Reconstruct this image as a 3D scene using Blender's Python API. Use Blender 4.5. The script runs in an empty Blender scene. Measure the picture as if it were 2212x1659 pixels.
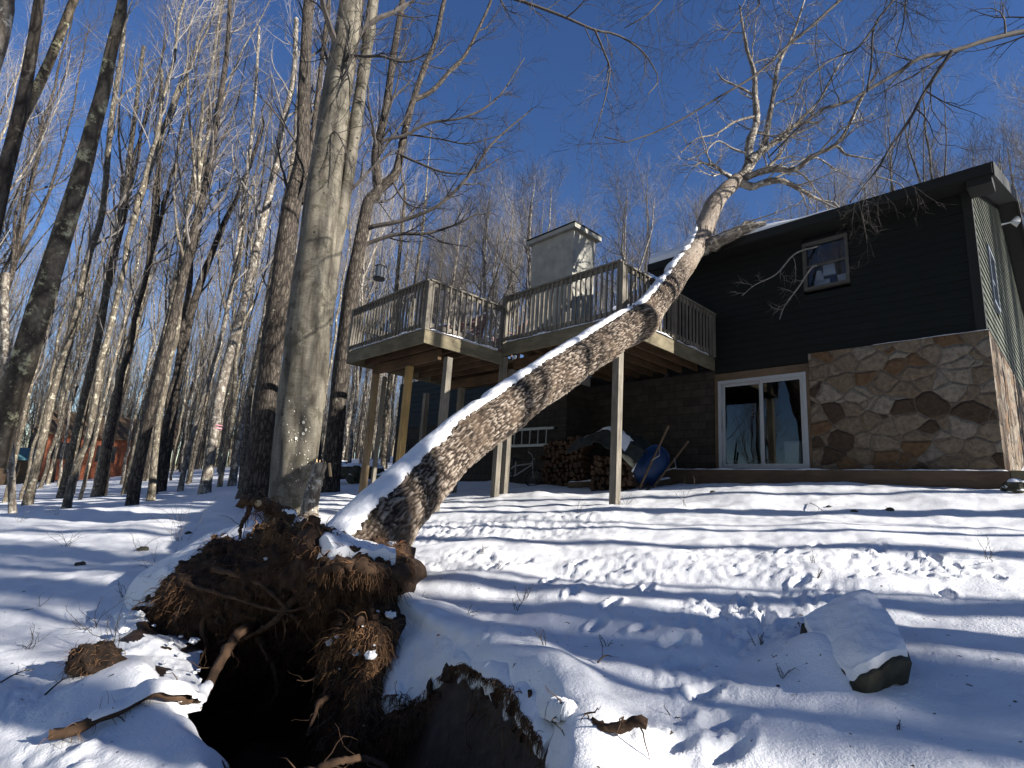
import bpy, math, random
import numpy as np
from math import sin, cos, pi, radians as R_

SC = bpy.context.scene
COL = SC.collection
# ------------------------------------------------------------------ camera
F, CX, CY = 1190.0, 1106.0, 829.5          # focal length and centre in working pixels (2212 x 1659)
_VV = np.array([1475.0 - CX, 4900.0 + CY, -F]); UPC = _VV / np.linalg.norm(_VV)
_f = np.array([0, 0, -1.0]); _y = _f - UPC * _f.dot(UPC); _y /= np.linalg.norm(_y)
ROT = np.array([np.cross(_y, UPC), _y, UPC])  # camera -> world
cam = bpy.data.cameras.new('camera'); co = bpy.data.objects.new('camera', cam); COL.objects.link(co)
import mathutils
M4 = mathutils.Matrix([list(r) + [0] for r in ROT] + [[0, 0, 0, 1]]); co.matrix_world = M4
cam.sensor_width = 36; cam.lens = 36 * F / 2212; cam.clip_start = 0.05; cam.clip_end = 900
SC.camera = co
# ------------------------------------------------------------------ light
SUN_AZ, SUN_EL = 116.5, 22.0
w = bpy.data.worlds.new('World'); SC.world = w; w.use_nodes = True
nt = w.node_tree; nt.nodes.clear()
sky = nt.nodes.new('ShaderNodeTexSky'); sky.sky_type = 'NISHITA'; sky.sun_disc = False
sky.sun_elevation = R_(SUN_EL); sky.sun_rotation = R_(SUN_AZ); sky.altitude = 900; sky.air_density = 1.0; sky.dust_density = 0.1; sky.ozone_density = 1.6
bg = nt.nodes.new('ShaderNodeBackground'); bg.inputs[1].default_value = 0.056
wo = nt.nodes.new('ShaderNodeOutputWorld')
hs = nt.nodes.new('ShaderNodeHueSaturation'); hs.inputs['Saturation'].default_value = 1.24; hs.inputs['Hue'].default_value = 0.514; nt.links.new(sky.outputs[0], hs.inputs['Color']); nt.links.new(hs.outputs[0], bg.inputs[0]); nt.links.new(bg.outputs[0], wo.inputs[0])
sl = bpy.data.lights.new('sun', 'SUN'); sl.energy = 5.0; sl.angle = R_(0.45); sl.color = (1.0, 0.95, 0.88)
so = bpy.data.objects.new('sun', sl); COL.objects.link(so)
SUNV = np.array([sin(R_(SUN_AZ)) * cos(R_(SUN_EL)), cos(R_(SUN_AZ)) * cos(R_(SUN_EL)), sin(R_(SUN_EL))])
so.rotation_euler = mathutils.Vector(SUNV).to_track_quat('Z', 'Y').to_euler(); so.location = (20, -12, 20)
SC.view_settings.view_transform = 'Standard'; SC.view_settings.look = 'None'
SC.view_settings.exposure = 1.36; SC.view_settings.gamma = 1.0
SC.render.engine = 'CYCLES'
SC.cycles.max_bounces = 6; SC.cycles.diffuse_bounces = 2; SC.cycles.glossy_bounces = 3; SC.cycles.transmission_bounces = 4; SC.cycles.transparent_max_bounces = 8

# ------------------------------------------------------------------ projection helpers
def ray(x, y): return ROT @ np.array([(x - CX) / F, (CY - y) / F, -1.0])
def P(x, y, d): return ray(x, y) * d
CN = np.array([8.24, 9.21, 0.0])
D1 = np.array([sin(R_(-43)), cos(R_(-43)), 0]); D2 = np.array([sin(R_(47)), cos(R_(47)), 0])
def W(u, v, z): return CN + D1 * u + D2 * v + np.array([0, 0, z])
def on_plane(x, y, p0, n):
    r = ray(x, y); return r * (np.dot(n, p0) / np.dot(n, r))
def onv(x, y, v): return on_plane(x, y, W(0, v, 0), D2)
def onu(x, y, u): return on_plane(x, y, W(u, 0, 0), D1)
def uvz(p): q = p - CN; return q.dot(D1), q.dot(D2), p[2]

# ------------------------------------------------------------------ noise
_rs = np.random.RandomState(7); _perm = np.tile(_rs.permutation(256), 3); _g = _rs.normal(size=(256, 3)); _g /= np.linalg.norm(_g, axis=1)[:, None]
def pn(p):
    p = np.asarray(p, float); i = np.floor(p).astype(int); f = p - i; i &= 255
    u = f * f * f * (f * (f * 6 - 15) + 10); out = 0
    for dx in (0, 1):
        for dy in (0, 1):
            for dz in (0, 1):
                h = _perm[_perm[_perm[i[..., 0] + dx] + i[..., 1] + dy] + i[..., 2] + dz]
                g = _g[h]; d = f - np.array([dx, dy, dz])
                wgt = (u[..., 0] if dx else 1 - u[..., 0]) * (u[..., 1] if dy else 1 - u[..., 1]) * (u[..., 2] if dz else 1 - u[..., 2])
                out = out + wgt * (g * d).sum(-1)
    return out
def fbm(p, o=3, gain=0.5):
    p = np.asarray(p, float); a = 1; s = 0
    for _ in range(o): s = s + a * pn(p); a *= gain; p = p * 2.03 + 11.7
    return s
def sstep(a, b, x): t = np.clip((x - a) / (b - a), 0, 1); return t * t * (3 - 2 * t)

# ------------------------------------------------------------------ mesh builder
class MB:
    def __init__(s): s.V = []; s.F = []; s.U = []; s.n = 0; s.att = []
    def add(s, V, Fc, U=None, a=None):
        V = np.asarray(V, float).reshape(-1, 3); Fc = np.asarray(Fc, int)
        s.V.append(V); s.F.append(Fc + s.n)
        s.U.append(np.zeros((Fc.shape[0], Fc.shape[1], 2)) if U is None else U)
        s.att.append(np.zeros(len(V)) if a is None else a); s.n += len(V)
    def box8(s, c):
        s.add(c, [[0, 1, 2, 3], [7, 6, 5, 4], [0, 4, 5, 1], [1, 5, 6, 2], [2, 6, 7, 3], [3, 7, 4, 0]])
    def ubox(s, u0, u1, v0, v1, z0, z1):
        s.box8([W(u0, v0, z0), W(u1, v0, z0), W(u1, v1, z0), W(u0, v1, z0), W(u0, v0, z1), W(u1, v0, z1), W(u1, v1, z1), W(u0, v1, z1)])
    def box(s, x0, x1, y0, y1, z0, z1):
        s.box8([(x0, y0, z0), (x1, y0, z0), (x1, y1, z0), (x0, y1, z0), (x0, y0, z1), (x1, y0, z1), (x1, y1, z1), (x0, y1, z1)])
    def beam(s, a, b, w_, h_, up=(0, 0, 1)):
        a = np.array(a, float); b = np.array(b, float); t = (b - a) / np.linalg.norm(b - a)
        x = np.cross(t, up); x = x / np.linalg.norm(x); y = np.cross(x, t); x = x * w_ / 2; y = y * h_ / 2
        s.box8([a - x - y, a + x - y, b + x - y, b - x - y, a - x + y, a + x + y, b + x + y, b - x + y])
    def tubes(s, Pth, Rad, sides=4, uv=False, cap=False):
        Pth = np.asarray(Pth, float); Rad = np.asarray(Rad, float)
        if Pth.ndim == 2: Pth = Pth[None]; Rad = Rad[None]
        M, N, _ = Pth.shape
        T = np.gradient(Pth, axis=1); T /= np.linalg.norm(T, axis=2)[..., None] + 1e-12
        mt = T.mean(1); ax = np.eye(3)[np.argmin(np.abs(mt), axis=1)][:, None, :]
        A = np.cross(T, ax); A /= np.linalg.norm(A, axis=2)[..., None] + 1e-12; B = np.cross(T, A)
        th = np.arange(sides) * 2 * pi / sides
        Rr = Rad[..., None] if Rad.ndim == 2 else Rad
        V = Pth[:, :, None, :] + (A[:, :, None, :] * np.cos(th)[None, None, :, None] + B[:, :, None, :] * np.sin(th)[None, None, :, None]) * Rr[..., None]
        idx = np.arange(M * N * sides).reshape(M, N, sides); nx = np.roll(idx, -1, axis=2)
        Fc = np.stack([idx[:, :-1], nx[:, :-1], nx[:, 1:], idx[:, 1:]], -1).reshape(-1, 4)
        U = None
        if uv:
            L = np.concatenate([np.zeros((M, 1)), np.cumsum(np.linalg.norm(np.diff(Pth, axis=1), axis=2), 1)], 1)
            rm = Rad.reshape(M, -1).mean(1); du = 2 * pi * rm / sides
            uu = np.arange(sides + 1)[None] * du[:, None]
            u0 = np.broadcast_to(uu[:, None, :-1], (M, N - 1, sides)); u1 = np.broadcast_to(uu[:, None, 1:], (M, N - 1, sides))
            v0 = np.broadcast_to(L[:, :-1, None], (M, N - 1, sides)); v1 = np.broadcast_to(L[:, 1:, None], (M, N - 1, sides))
            U = np.stack([np.stack([u0, v0], -1), np.stack([u1, v0], -1), np.stack([u1, v1], -1), np.stack([u0, v1], -1)], 3).reshape(-1, 4, 2)
        s.add(V.reshape(-1, 3), Fc, U)
        if cap:
            for k in (0, N - 1):
                for m in range(M):
                    c = Pth[m, k]; ring = V[m, k]
                    s.add(np.vstack([ring, c]), [[j, (j + 1) % sides, sides] for j in range(sides)])
    def grid(s, G, close=False, a=None):
        n, m, _ = G.shape; idx = np.arange(n * m).reshape(n, m)
        Fc = np.stack([idx[:-1, :-1], idx[:-1, 1:], idx[1:, 1:], idx[1:, :-1]], -1).reshape(-1, 4)
        if close:
            Fc = np.vstack([Fc, np.stack([idx[:-1, -1], idx[:-1, 0], idx[1:, 0], idx[1:, -1]], -1)])
        s.add(G.reshape(-1, 3), Fc, None, a)
    def slab(s, G, off):
        """G top grid; off: (n,m,3) offsets to the underside; closed body."""
        n, m, _ = G.shape; H_ = G + off; s.grid(G); s.grid(H_[:, ::-1])
        for e in (np.stack([G[0], H_[0]]), np.stack([H_[-1], G[-1]]), np.stack([H_[:, 0], G[:, 0]]), np.stack([G[:, -1], H_[:, -1]])): s.grid(e)
    def build(s, name, mat, parent=None, smooth=False, attname=None, merge=False):
        V = np.vstack(s.V); me = bpy.data.meshes.new(name)
        if parent is not None and not s.__dict__.get('local'):
            V = V - np.array(parent.location if parent.parent is None else parent.parent.location)
        me.vertices.add(len(V)); me.vertices.foreach_set('co', V.ravel())
        sizes = np.concatenate([np.full(len(f), f.shape[1]) for f in s.F]); loops = np.concatenate([f.ravel() for f in s.F])
        me.loops.add(len(loops)); me.loops.foreach_set('vertex_index', loops.astype(np.int32))
        st = np.concatenate([[0], np.cumsum(sizes)[:-1]]); me.polygons.add(len(sizes)); me.polygons.foreach_set('loop_start', st.astype(np.int32))
        uvl = me.uv_layers.new(name='UVMap'); uvl.data.foreach_set('uv', np.concatenate([u.reshape(-1) for u in s.U]))
        me.polygons.foreach_set('use_smooth', np.full(len(sizes), bool(smooth)))
        if attname:
            at = me.attributes.new(attname, 'FLOAT', 'POINT'); at.data.foreach_set('value', np.concatenate(s.att))
        me.update(calc_edges=True); me.validate()
        me.materials.append(mat)
        o = bpy.data.objects.new(name, me); COL.objects.link(o)
        if parent is not None: o.parent = parent
        return o
def empty(name, loc, label, cat, group=None):
    o = bpy.data.objects.new(name, None); COL.objects.link(o); o.location = tuple(loc); o['label'] = label; o['category'] = cat
    o.empty_display_size = 0.2
    if group: o['group'] = group
    return o
def tag(o, label, cat, group=None, kind=None):
    if label: o['label'] = label
    if cat: o['category'] = cat
    if group: o['group'] = group
    if kind: o['kind'] = kind
    return o
def spline(pts, n):
    """Catmull-Rom resample of points (k,d) to n points."""
    p = np.asarray(pts, float); k = len(p)
    if k == 2: t = np.linspace(0, 1, n)[:, None]; return p[0] * (1 - t) + p[1] * t
    q = np.vstack([2 * p[0] - p[1], p, 2 * p[-1] - p[-2]])
    d = np.linalg.norm(np.diff(p[:, :3], axis=0), axis=1) + 1e-9; s = np.concatenate([[0], np.cumsum(d)]); x = np.linspace(0, s[-1], n)
    i = np.clip(np.searchsorted(s, x, side='right') - 1, 0, k - 2); t = ((x - s[i]) / d[i])[:, None]
    a, b, c, e = q[i], q[i + 1], q[i + 2], q[i + 3]
    return 0.5 * (2 * b + (c - a) * t + (2 * a - 5 * b + 4 * c - e) * t * t + (3 * b - a - 3 * c + e) * t ** 3)
def loft(rows, nu, nv):
    Rw = np.array([spline([P(*q) for q in r], nu) for r in rows])
    return np.stack([spline(Rw[:, j], nv) for j in range(nu)], 1)
def gnorm(G):
    a = np.gradient(G, axis=0); b = np.gradient(G, axis=1); n = np.cross(a, b); n /= np.linalg.norm(n, axis=2)[..., None] + 1e-12
    s = np.sign((n * -G).sum(-1).mean()); return n * s

# ------------------------------------------------------------------ materials
def mat(name, rough=0.8):
    m = bpy.data.materials.new(name); m.use_nodes = True; b = m.node_tree.nodes['Principled BSDF']; b.inputs['Roughness'].default_value = rough
    b.inputs['Specular IOR Level'].default_value = 0.25
    return m, m.node_tree, b
def nd(nt, t, ins=None, **kw):
    n = nt.nodes.new(t)
    for k, v in kw.items(): setattr(n, k, v)
    for k, v in (ins or {}).items():
        if hasattr(v, 'is_output') or isinstance(v, bpy.types.NodeSocket): nt.links.new(v, n.inputs[k])
        else: n.inputs[k].default_value = v
    return n
def ramp(nt, fac, stops):
    n = nt.nodes.new('ShaderNodeValToRGB'); nt.links.new(fac, n.inputs[0]); e = n.color_ramp.elements
    while len(e) < len(stops): e.new(0.5)
    for i, (p, c) in enumerate(stops): e[i].position = p; e[i].color = tuple(c) + (1,) if len(c) == 3 else c
    return n.outputs[0]
def mix(nt, f, a, b, bt='MIX'):
    n = nt.nodes.new('ShaderNodeMix'); n.data_type = 'RGBA'; n.blend_type = bt
    for i, v in ((0, f), (6, a), (7, b)):
        if isinstance(v, bpy.types.NodeSocket): nt.links.new(v, n.inputs[i])
        else: n.inputs[i].default_value = v if i == 0 else tuple(v) + (1,)
    return n.outputs[2]
def coords(nt, kind='Object', scale=(1, 1, 1), rot=(0, 0, 0)):
    t = nt.nodes.new('ShaderNodeTexCoord'); m = nt.nodes.new('ShaderNodeMapping'); nt.links.new(t.outputs[kind], m.inputs[0])
    m.inputs['Scale'].default_value = scale; m.inputs['Rotation'].default_value = rot; return m.outputs[0]
def noise(nt, vec, scale, detail=4, rough=0.55, dist=0):
    return nd(nt, 'ShaderNodeTexNoise', {'Vector': vec, 'Scale': scale, 'Detail': detail, 'Roughness': rough, 'Distortion': dist}).outputs[0]
def bump(nt, b, h, strength=0.5, dist=0.02):
    n = nd(nt, 'ShaderNodeBump', {'Height': h, 'Strength': strength, 'Distance': dist}); nt.links.new(n.outputs[0], b.inputs['Normal']); return n
def m_snow(name='snow', grain=1.0, soil=False):
    m, nt, b = mat(name, 0.55); c = coords(nt)
    n1 = noise(nt, c, 55, 3, 0.6); n2 = noise(nt, c, 9, 4, 0.5); n3 = noise(nt, c, 160, 2)
    h = nd(nt, 'ShaderNodeMath', {0: n1, 1: n2}, operation='ADD'); h2 = nd(nt, 'ShaderNodeMath', {0: n3, 1: 0.4}, operation='MULTIPLY'); h3 = nd(nt, 'ShaderNodeMath', {0: h.outputs[0], 1: h2.outputs[0]}, operation='ADD')
    bump(nt, b, h3.outputs[0], 0.4 * grain, 0.018)
    col = ramp(nt, noise(nt, c, 2.5, 3), [(0.3, (0.72, 0.73, 0.745)), (0.7, (0.80, 0.80, 0.81))])
    if soil:
        at = nd(nt, 'ShaderNodeAttribute', attribute_name='soil'); s = ramp(nt, noise(nt, c, 14, 5), [(0.3, (0.012, 0.008, 0.006)), (0.7, (0.05, 0.03, 0.02))])
        f = nd(nt, 'ShaderNodeMath', {0: at.outputs['Fac'], 1: noise(nt, c, 7, 5)}, operation='ADD')
        ff = ramp(nt, f.outputs[0], [(0.86, (0, 0, 0)), (0.94, (1, 1, 1))])
        leaf = ramp(nt, noise(nt, c, 23, 2, 0.4), [(0.735, (0, 0, 0)), (0.75, (1, 1, 1))])
        col = mix(nt, ff, mix(nt, leaf, col, (0.10, 0.07, 0.05)), s)
    nt.links.new(col, b.inputs['Base Color']); return m
def m_bark(name, dark, light, lichen, su=14, sv=4, ridge=0.6, lich=0.35, dist=0.02, rnd=True):
    m, nt, b = mat(name, 0.85); uv = coords(nt, 'UV'); ob = coords(nt)
    wv = noise(nt, uv, 3, 3); uvd = nd(nt, 'ShaderNodeVectorMath', {0: uv, 1: (0, 0, 0)}, operation='ADD')
    sc = nd(nt, 'ShaderNodeMapping', {'Vector': uvd.outputs[0], 'Scale': (su, sv, 1)})
    nz = nd(nt, 'ShaderNodeTexNoise', {'Vector': sc.outputs[0], 'Scale': 1.1, 'Detail': 3}); off = nd(nt, 'ShaderNodeVectorMath', {0: nz.outputs['Color'], 1: (0.9, 0.9, 0)}, operation='MULTIPLY')
    v2 = nd(nt, 'ShaderNodeVectorMath', {0: sc.outputs[0], 1: off.outputs[0]}, operation='ADD')
    vo = nd(nt, 'ShaderNodeTexVoronoi', {'Vector': v2.outputs[0], 'Scale': 1.0}, feature='DISTANCE_TO_EDGE')
    fine = noise(nt, nd(nt, 'ShaderNodeMapping', {'Vector': uv, 'Scale': (3, 1, 1)}).outputs[0], 22, 5, 0.65)
    plate = ramp(nt, vo.outputs['Distance'], [(0.02, (0, 0, 0)), (0.28, (1, 1, 1))])
    pf = mix(nt, ridge, (0.75, 0.75, 0.75), plate)
    cf = nd(nt, 'ShaderNodeMath', {0: pf, 1: fine}, operation='MULTIPLY')
    col = ramp(nt, cf.outputs[0], [(0.12, dark), (0.55, light)])
    ln = noise(nt, ob, 6.5, 5, 0.75); lf = ramp(nt, ln, [(0.56 - 0.16 * (lich - 0.35), (0, 0, 0)), (0.64 - 0.16 * (lich - 0.35), (lich * 2,) * 3)])
    col = mix(nt, lf, col, lichen)
    if rnd:
        oi = nt.nodes.new('ShaderNodeObjectInfo'); br = ramp(nt, oi.outputs['Random'], [(0, (0.62, 0.58, 0.52)), (1, (1.35, 1.32, 1.22))]); col = mix(nt, 1.0, col, br, 'MULTIPLY')
    nt.links.new(col, b.inputs['Base Color']); bump(nt, b, cf.outputs[0], 0.9, dist); return m
def m_beech():
    m, nt, b = mat('beech_bark', 0.8); uv = coords(nt, 'UV'); ob = coords(nt)
    g = noise(nt, nd(nt, 'ShaderNodeMapping', {'Vector': uv, 'Scale': (2.4, 0.35, 1)}).outputs[0], 3, 5, 0.6, 0.4); ln = noise(nt, nd(nt, 'ShaderNodeMapping', {'Vector': uv, 'Scale': (2, 26, 1)}).outputs[0], 2.2, 4, 0.7)
    fi = noise(nt, ob, 34, 5, 0.75); bl = noise(nt, ob, 2.6, 6, 0.75)
    col = ramp(nt, g, [(0.30, (0.035, 0.029, 0.021)), (0.5, (0.13, 0.115, 0.088)), (0.72, (0.21, 0.19, 0.148))]); col = mix(nt, 1.0, col, ramp(nt, ln, [(0.3, (0.68,) * 3), (0.62, (1.1,) * 3)]), 'MULTIPLY')
    col = mix(nt, 1.0, col, ramp(nt, fi, [(0.3, (0.72,) * 3), (0.7, (1.22,) * 3)]), 'MULTIPLY'); col = mix(nt, ramp(nt, bl, [(0.54, (0, 0, 0)), (0.60, (0.85,) * 3)]), col, (0.06, 0.054, 0.036))
    vo = nd(nt, 'ShaderNodeTexVoronoi', {'Vector': ob, 'Scale': 2.3}); kn = ramp(nt, vo.outputs['Distance'], [(0.05, (1, 1, 1)), (0.085, (0, 0, 0))]); col = mix(nt, kn, col, (0.02, 0.016, 0.012))
    sc = nd(nt, 'ShaderNodeMapping', {'Vector': uv, 'Scale': (1.1, 0.16, 1)}); ve = nd(nt, 'ShaderNodeTexVoronoi', {'Vector': sc.outputs[0], 'Scale': 2.0}, feature='DISTANCE_TO_EDGE'); cr = ramp(nt, ve.outputs['Distance'], [(0.008, (1, 1, 1)), (0.03, (0, 0, 0))]); col = mix(nt, .0, col, (0.05, 0.042, 0.03))
    nt.links.new(col, b.inputs['Base Color']); hh = mix(nt, 0.5, fi, ln); bump(nt, b, hh, 0.7, 0.012); return m
def m_wood(name, a, b_, scale=1.0, stretch=(1, 1, 12), rough=0.8):
    m, nt, b = mat(name, rough); c = coords(nt); mp = nd(nt, 'ShaderNodeMapping', {'Vector': c, 'Scale': tuple(12.0 / s for s in stretch)})
    n1 = noise(nt, mp.outputs[0], 1.6 * scale, 6, 0.7, 0.6); n2 = noise(nt, c, 1.3, 3)
    col = ramp(nt, n1, [(0.3, a), (0.7, b_)]); col = mix(nt, ramp(nt, n2, [(0.35, (0, 0, 0)), (0.75, (0.6, 0.6, 0.6))]), col, tuple(x * 0.55 for x in a))
    nt.links.new(col, b.inputs['Base Color']); bump(nt, b, n1, 0.4, 0.006); return m
def m_flat(name, col, rough=0.6, var=0.15, metal=0.0, scale=6):
    m, nt, b = mat(name, rough); c = coords(nt); n = noise(nt, c, scale, 5)
    nt.links.new(ramp(nt, n, [(0.3, tuple(x * (1 - var) for x in col)), (0.7, tuple(min(1, x * (1 + var)) for x in col))]), b.inputs['Base Color'])
    b.inputs['Metallic'].default_value = metal; bump(nt, b, noise(nt, c, 60, 3), 0.15, 0.004); return m
def m_stone():
    m, nt, b = mat('fieldstone', 0.85); c = coords(nt); mp = nd(nt, 'ShaderNodeMapping', {'Vector': c, 'Scale': (1, 1, 1.25)})
    nz = nd(nt, 'ShaderNodeTexNoise', {'Vector': c, 'Scale': 3.4, 'Detail': 3}); o = nd(nt, 'ShaderNodeVectorMath', {0: nz.outputs['Color'], 1: (0.13, 0.13, 0.13)}, operation='MULTIPLY')
    v = nd(nt, 'ShaderNodeVectorMath', {0: mp.outputs[0], 1: o.outputs[0]}, operation='ADD')
    e = nd(nt, 'ShaderNodeTexVoronoi', {'Vector': v.outputs[0], 'Scale': 2.75}, feature='DISTANCE_TO_EDGE'); f = nd(nt, 'ShaderNodeTexVoronoi', {'Vector': v.outputs[0], 'Scale': 2.75})
    sp = nt.nodes.new('ShaderNodeSeparateColor'); nt.links.new(f.outputs['Color'], sp.inputs[0])
    col = ramp(nt, sp.outputs[0], [(0.0, (0.09, 0.06, 0.038)), (0.14, (0.23, 0.175, 0.12)), (0.34, (0.27, 0.215, 0.155)), (0.5, (0.19, 0.115, 0.06)), (0.62, (0.24, 0.185, 0.13)), (0.8, (0.31, 0.27, 0.215)), (1.0, (0.15, 0.10, 0.06))])
    nt.nodes[-1].color_ramp.interpolation = 'CONSTANT'
    g = noise(nt, c, 13, 6, 0.7); col = mix(nt, 1.0, col, ramp(nt, g, [(0.3, (0.32, 0.29, 0.27)), (0.7, (0.74, 0.74, 0.74))]), 'MULTIPLY')
    mo = ramp(nt, e.outputs['Distance'], [(0.006, (1, 1, 1)), (0.026, (0, 0, 0))]); col = mix(nt, mo, col, (0.095, 0.082, 0.066))
    nt.links.new(col, b.inputs['Base Color'])
    h = ramp(nt, e.outputs['Distance'], [(0.0, (0, 0, 0)), (0.14, (0.8, 0.8, 0.8))]); hh = mix(nt, 0.3, h, g); bump(nt, b, hh, 1.0, 0.07); return m
def m_block():
    m, nt, b = mat('concrete_block', 0.9)
    # wall coordinates: turn so that x runs along the wall
    c = coords(nt, 'Object', (1, 1, 1), (0, 0, R_(47 - 0)))
    br = nd(nt, 'ShaderNodeMapping', {'Vector': c, 'Rotation': (R_(90), 0, 0)})
    t = nd(nt, 'ShaderNodeTexBrick', {'Vector': br.outputs[0], 'Color1': (0.042, 0.036, 0.03, 1), 'Color2': (0.026, 0.023, 0.019, 1), 'Mortar': (0.014, 0.013, 0.011, 1), 'Scale': 1.0, 'Mortar Size': 0.008, 'Brick Width': 0.40, 'Row Height': 0.2})
    n = noise(nt, c, 5, 6); col = mix(nt, 1.0, t.outputs[0], ramp(nt, n, [(0.3, (0.6, 0.6, 0.6)), (0.7, (1.2, 1.15, 1.1))]), 'MULTIPLY')
    nt.links.new(col, b.inputs['Base Color']); bump(nt, b, t.outputs['Fac'], -0.5, 0.01); return m
def m_glass():
    m = bpy.data.materials.new('window_glass'); m.use_nodes = True; nt = m.node_tree; nt.nodes.clear()
    fr = nd(nt, 'ShaderNodeFresnel', {'IOR': 1.55}); g = nd(nt, 'ShaderNodeBsdfGlossy', {'Color': (0.9, 0.95, 1, 1), 'Roughness': 0.01}); t = nd(nt, 'ShaderNodeBsdfTransparent', {'Color': (0.55, 0.6, 0.62, 1)})
    x = nt.nodes.new('ShaderNodeMixShader'); nt.links.new(fr.outputs[0], x.inputs[0]); nt.links.new(t.outputs[0], x.inputs[1]); nt.links.new(g.outputs[0], x.inputs[2])
    o = nt.nodes.new('ShaderNodeOutputMaterial'); nt.links.new(x.outputs[0], o.inputs[0]); return m
MT = dict(cabinred=m_flat('cabin_red', (0.26, 0.085, 0.042), 0.85, 0.35),tanpost=m_wood('tan_post', (0.13, 0.09, 0.05), (0.28, 0.205, 0.12), 0.8, (1, 1, 10)),
    snow=m_snow('snow', 1.0), ground=m_snow('snow_ground', 1.0, True),
    bark=m_bark('forest_bark', (0.035, 0.027, 0.020), (0.20, 0.18, 0.15), (0.42, 0.40, 0.33), 16, 3, 0.5, 0.4),
    barkdark=m_bark('dark_bark', (0.018, 0.014, 0.011), (0.10, 0.082, 0.064), (0.30, 0.28, 0.22), 16, 3, 0.7, 0.2, rnd=False),
    barkgold=m_bark('lichen_bark', (0.03, 0.023, 0.016), (0.20, 0.16, 0.11), (0.50, 0.47, 0.28), 14, 3, 0.6, 0.4, rnd=False),
    beech=m_beech(),
    fallen=m_bark('fallen_bark', (0.014, 0.009, 0.006), (0.42, 0.33, 0.245), (0.45, 0.42, 0.22), 28, 9, 1.0, 0.16, 0.05, rnd=False),
    birch=m_bark('pale_bark', (0.06, 0.045, 0.035), (0.33, 0.295, 0.24), (0.5, 0.47, 0.40), 8, 3, 0.55, 0.45, rnd=False),
    twig=m_flat('twig_bark', (0.14, 0.126, 0.115), 0.85, 0.35), twigdark=m_flat('dark_twig_bark', (0.06, 0.052, 0.046), 0.85, 0.3), twigpale=m_flat('pale_twig_bark', (0.22, 0.20, 0.178), 0.85, 0.35),
    soil=m_flat('soil', (0.035, 0.020, 0.012), 0.95, 0.7, 0, 14), root=m_flat('root_bark', (0.065, 0.038, 0.022), 0.9, 0.5, 0, 9), hair=m_flat('fine_root', (0.12, 0.064, 0.032), 0.85, 0.75, 0, 9),
    leaf=m_flat('dead_leaf', (0.26, 0.10, 0.04), 0.8, 0.3), stone=m_stone(), block=m_block(), rock=m_flat('rock', (0.045, 0.043, 0.03), 0.9, 0.5, 0, 9),
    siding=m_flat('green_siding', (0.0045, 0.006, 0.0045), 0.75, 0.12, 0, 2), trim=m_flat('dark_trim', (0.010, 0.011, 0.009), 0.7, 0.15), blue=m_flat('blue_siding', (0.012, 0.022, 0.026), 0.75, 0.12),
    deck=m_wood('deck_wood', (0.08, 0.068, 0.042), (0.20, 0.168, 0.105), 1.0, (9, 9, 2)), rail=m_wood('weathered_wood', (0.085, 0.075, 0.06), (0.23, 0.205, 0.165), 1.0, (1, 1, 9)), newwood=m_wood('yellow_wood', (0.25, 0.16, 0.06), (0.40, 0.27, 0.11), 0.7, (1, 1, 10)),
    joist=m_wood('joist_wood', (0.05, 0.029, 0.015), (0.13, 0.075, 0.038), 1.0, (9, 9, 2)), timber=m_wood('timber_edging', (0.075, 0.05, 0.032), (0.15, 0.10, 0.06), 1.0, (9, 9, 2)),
    conc=m_flat('cement_render', (0.30, 0.29, 0.25), 0.9, 0.22, 0, 3), white=m_flat('white_frame', (0.28, 0.29, 0.30), 0.4, 0.04), metal=m_flat('aluminium', (0.28, 0.28, 0.265), 0.45, 0.1, 0.6), black=m_flat('black_plastic', (0.015, 0.015, 0.016), 0.5, 0.2),
    tubblue=m_flat('blue_plastic', (0.005, 0.022, 0.075), 0.45, 0.2), tarp=m_flat('grey_tarp', (0.028, 0.030, 0.026), 0.6, 0.35), glass=m_glass(), inside=m_flat('dark_interior', (0.02, 0.02, 0.024), 0.9), paper=m_flat('paper', (0.42, 0.44, 0.52), 0.8, 0.1),
    logend=m_flat('split_log', (0.045, 0.025, 0.014), 0.85, 0.7, 0, 3), red=m_flat('red_board', (0.40, 0.13, 0.07), 0.8, 0.2), reddark=m_flat('brown_red_slats', (0.24, 0.13, 0.115), 0.8, 0.3), roof=m_flat('roof_shingle', (0.04, 0.04, 0.042), 0.9, 0.2), lamp=m_flat('lamp_housing', (0.8, 0.8, 0.78), 0.3, 0.05), heart=m_flat('broken_heartwood', (0.5, 0.36, 0.2), 0.8, 0.2), teal=m_flat('teal_tarp', (0.10, 0.24, 0.27), 0.6, 0.2), greenmoss=m_flat('moss', (0.14, 0.16, 0.05), 0.95, 0.3))

# ------------------------------------------------------------------ terrain
def plane_z(x, y):
    r = np.hypot(x, y); k = 1.0 / (1 + (r / 80.0) ** 4) ** 0.25
    return -1.5 + (0.134 * x + 0.119 * y) * k
def ground_pt(px, py):
    r = ray(px, py); t = 1.0
    den = r[2] - 0.134 * r[0] - 0.119 * r[1]; t = -1.5 / den if den < -1e-3 else 60.0
    for _ in range(40):
        p = r * t; e = p[2] - float(plane_z(p[0], p[1]))
        t += e / max(0.05, -(r[2] - 0.13 * r[0] - 0.119 * r[1])) * 0.5; t = min(max(t, 0.3), 120)
    return r * t
PIT = np.array([ground_pt(*q)[:2] for q in [(290, 1400), (330, 1490), (400, 1560), (440, 1640), (470, 1720)]] + [(-0.55, 1.75), (0.05, 1.75)] + [ground_pt(*q)[:2] for q in [(1215, 1690), (1215, 1590), (1150, 1520), (1050, 1440), (930, 1360), (840, 1310), (800, 1240), (520, 1225), (360, 1290)]])
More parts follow.
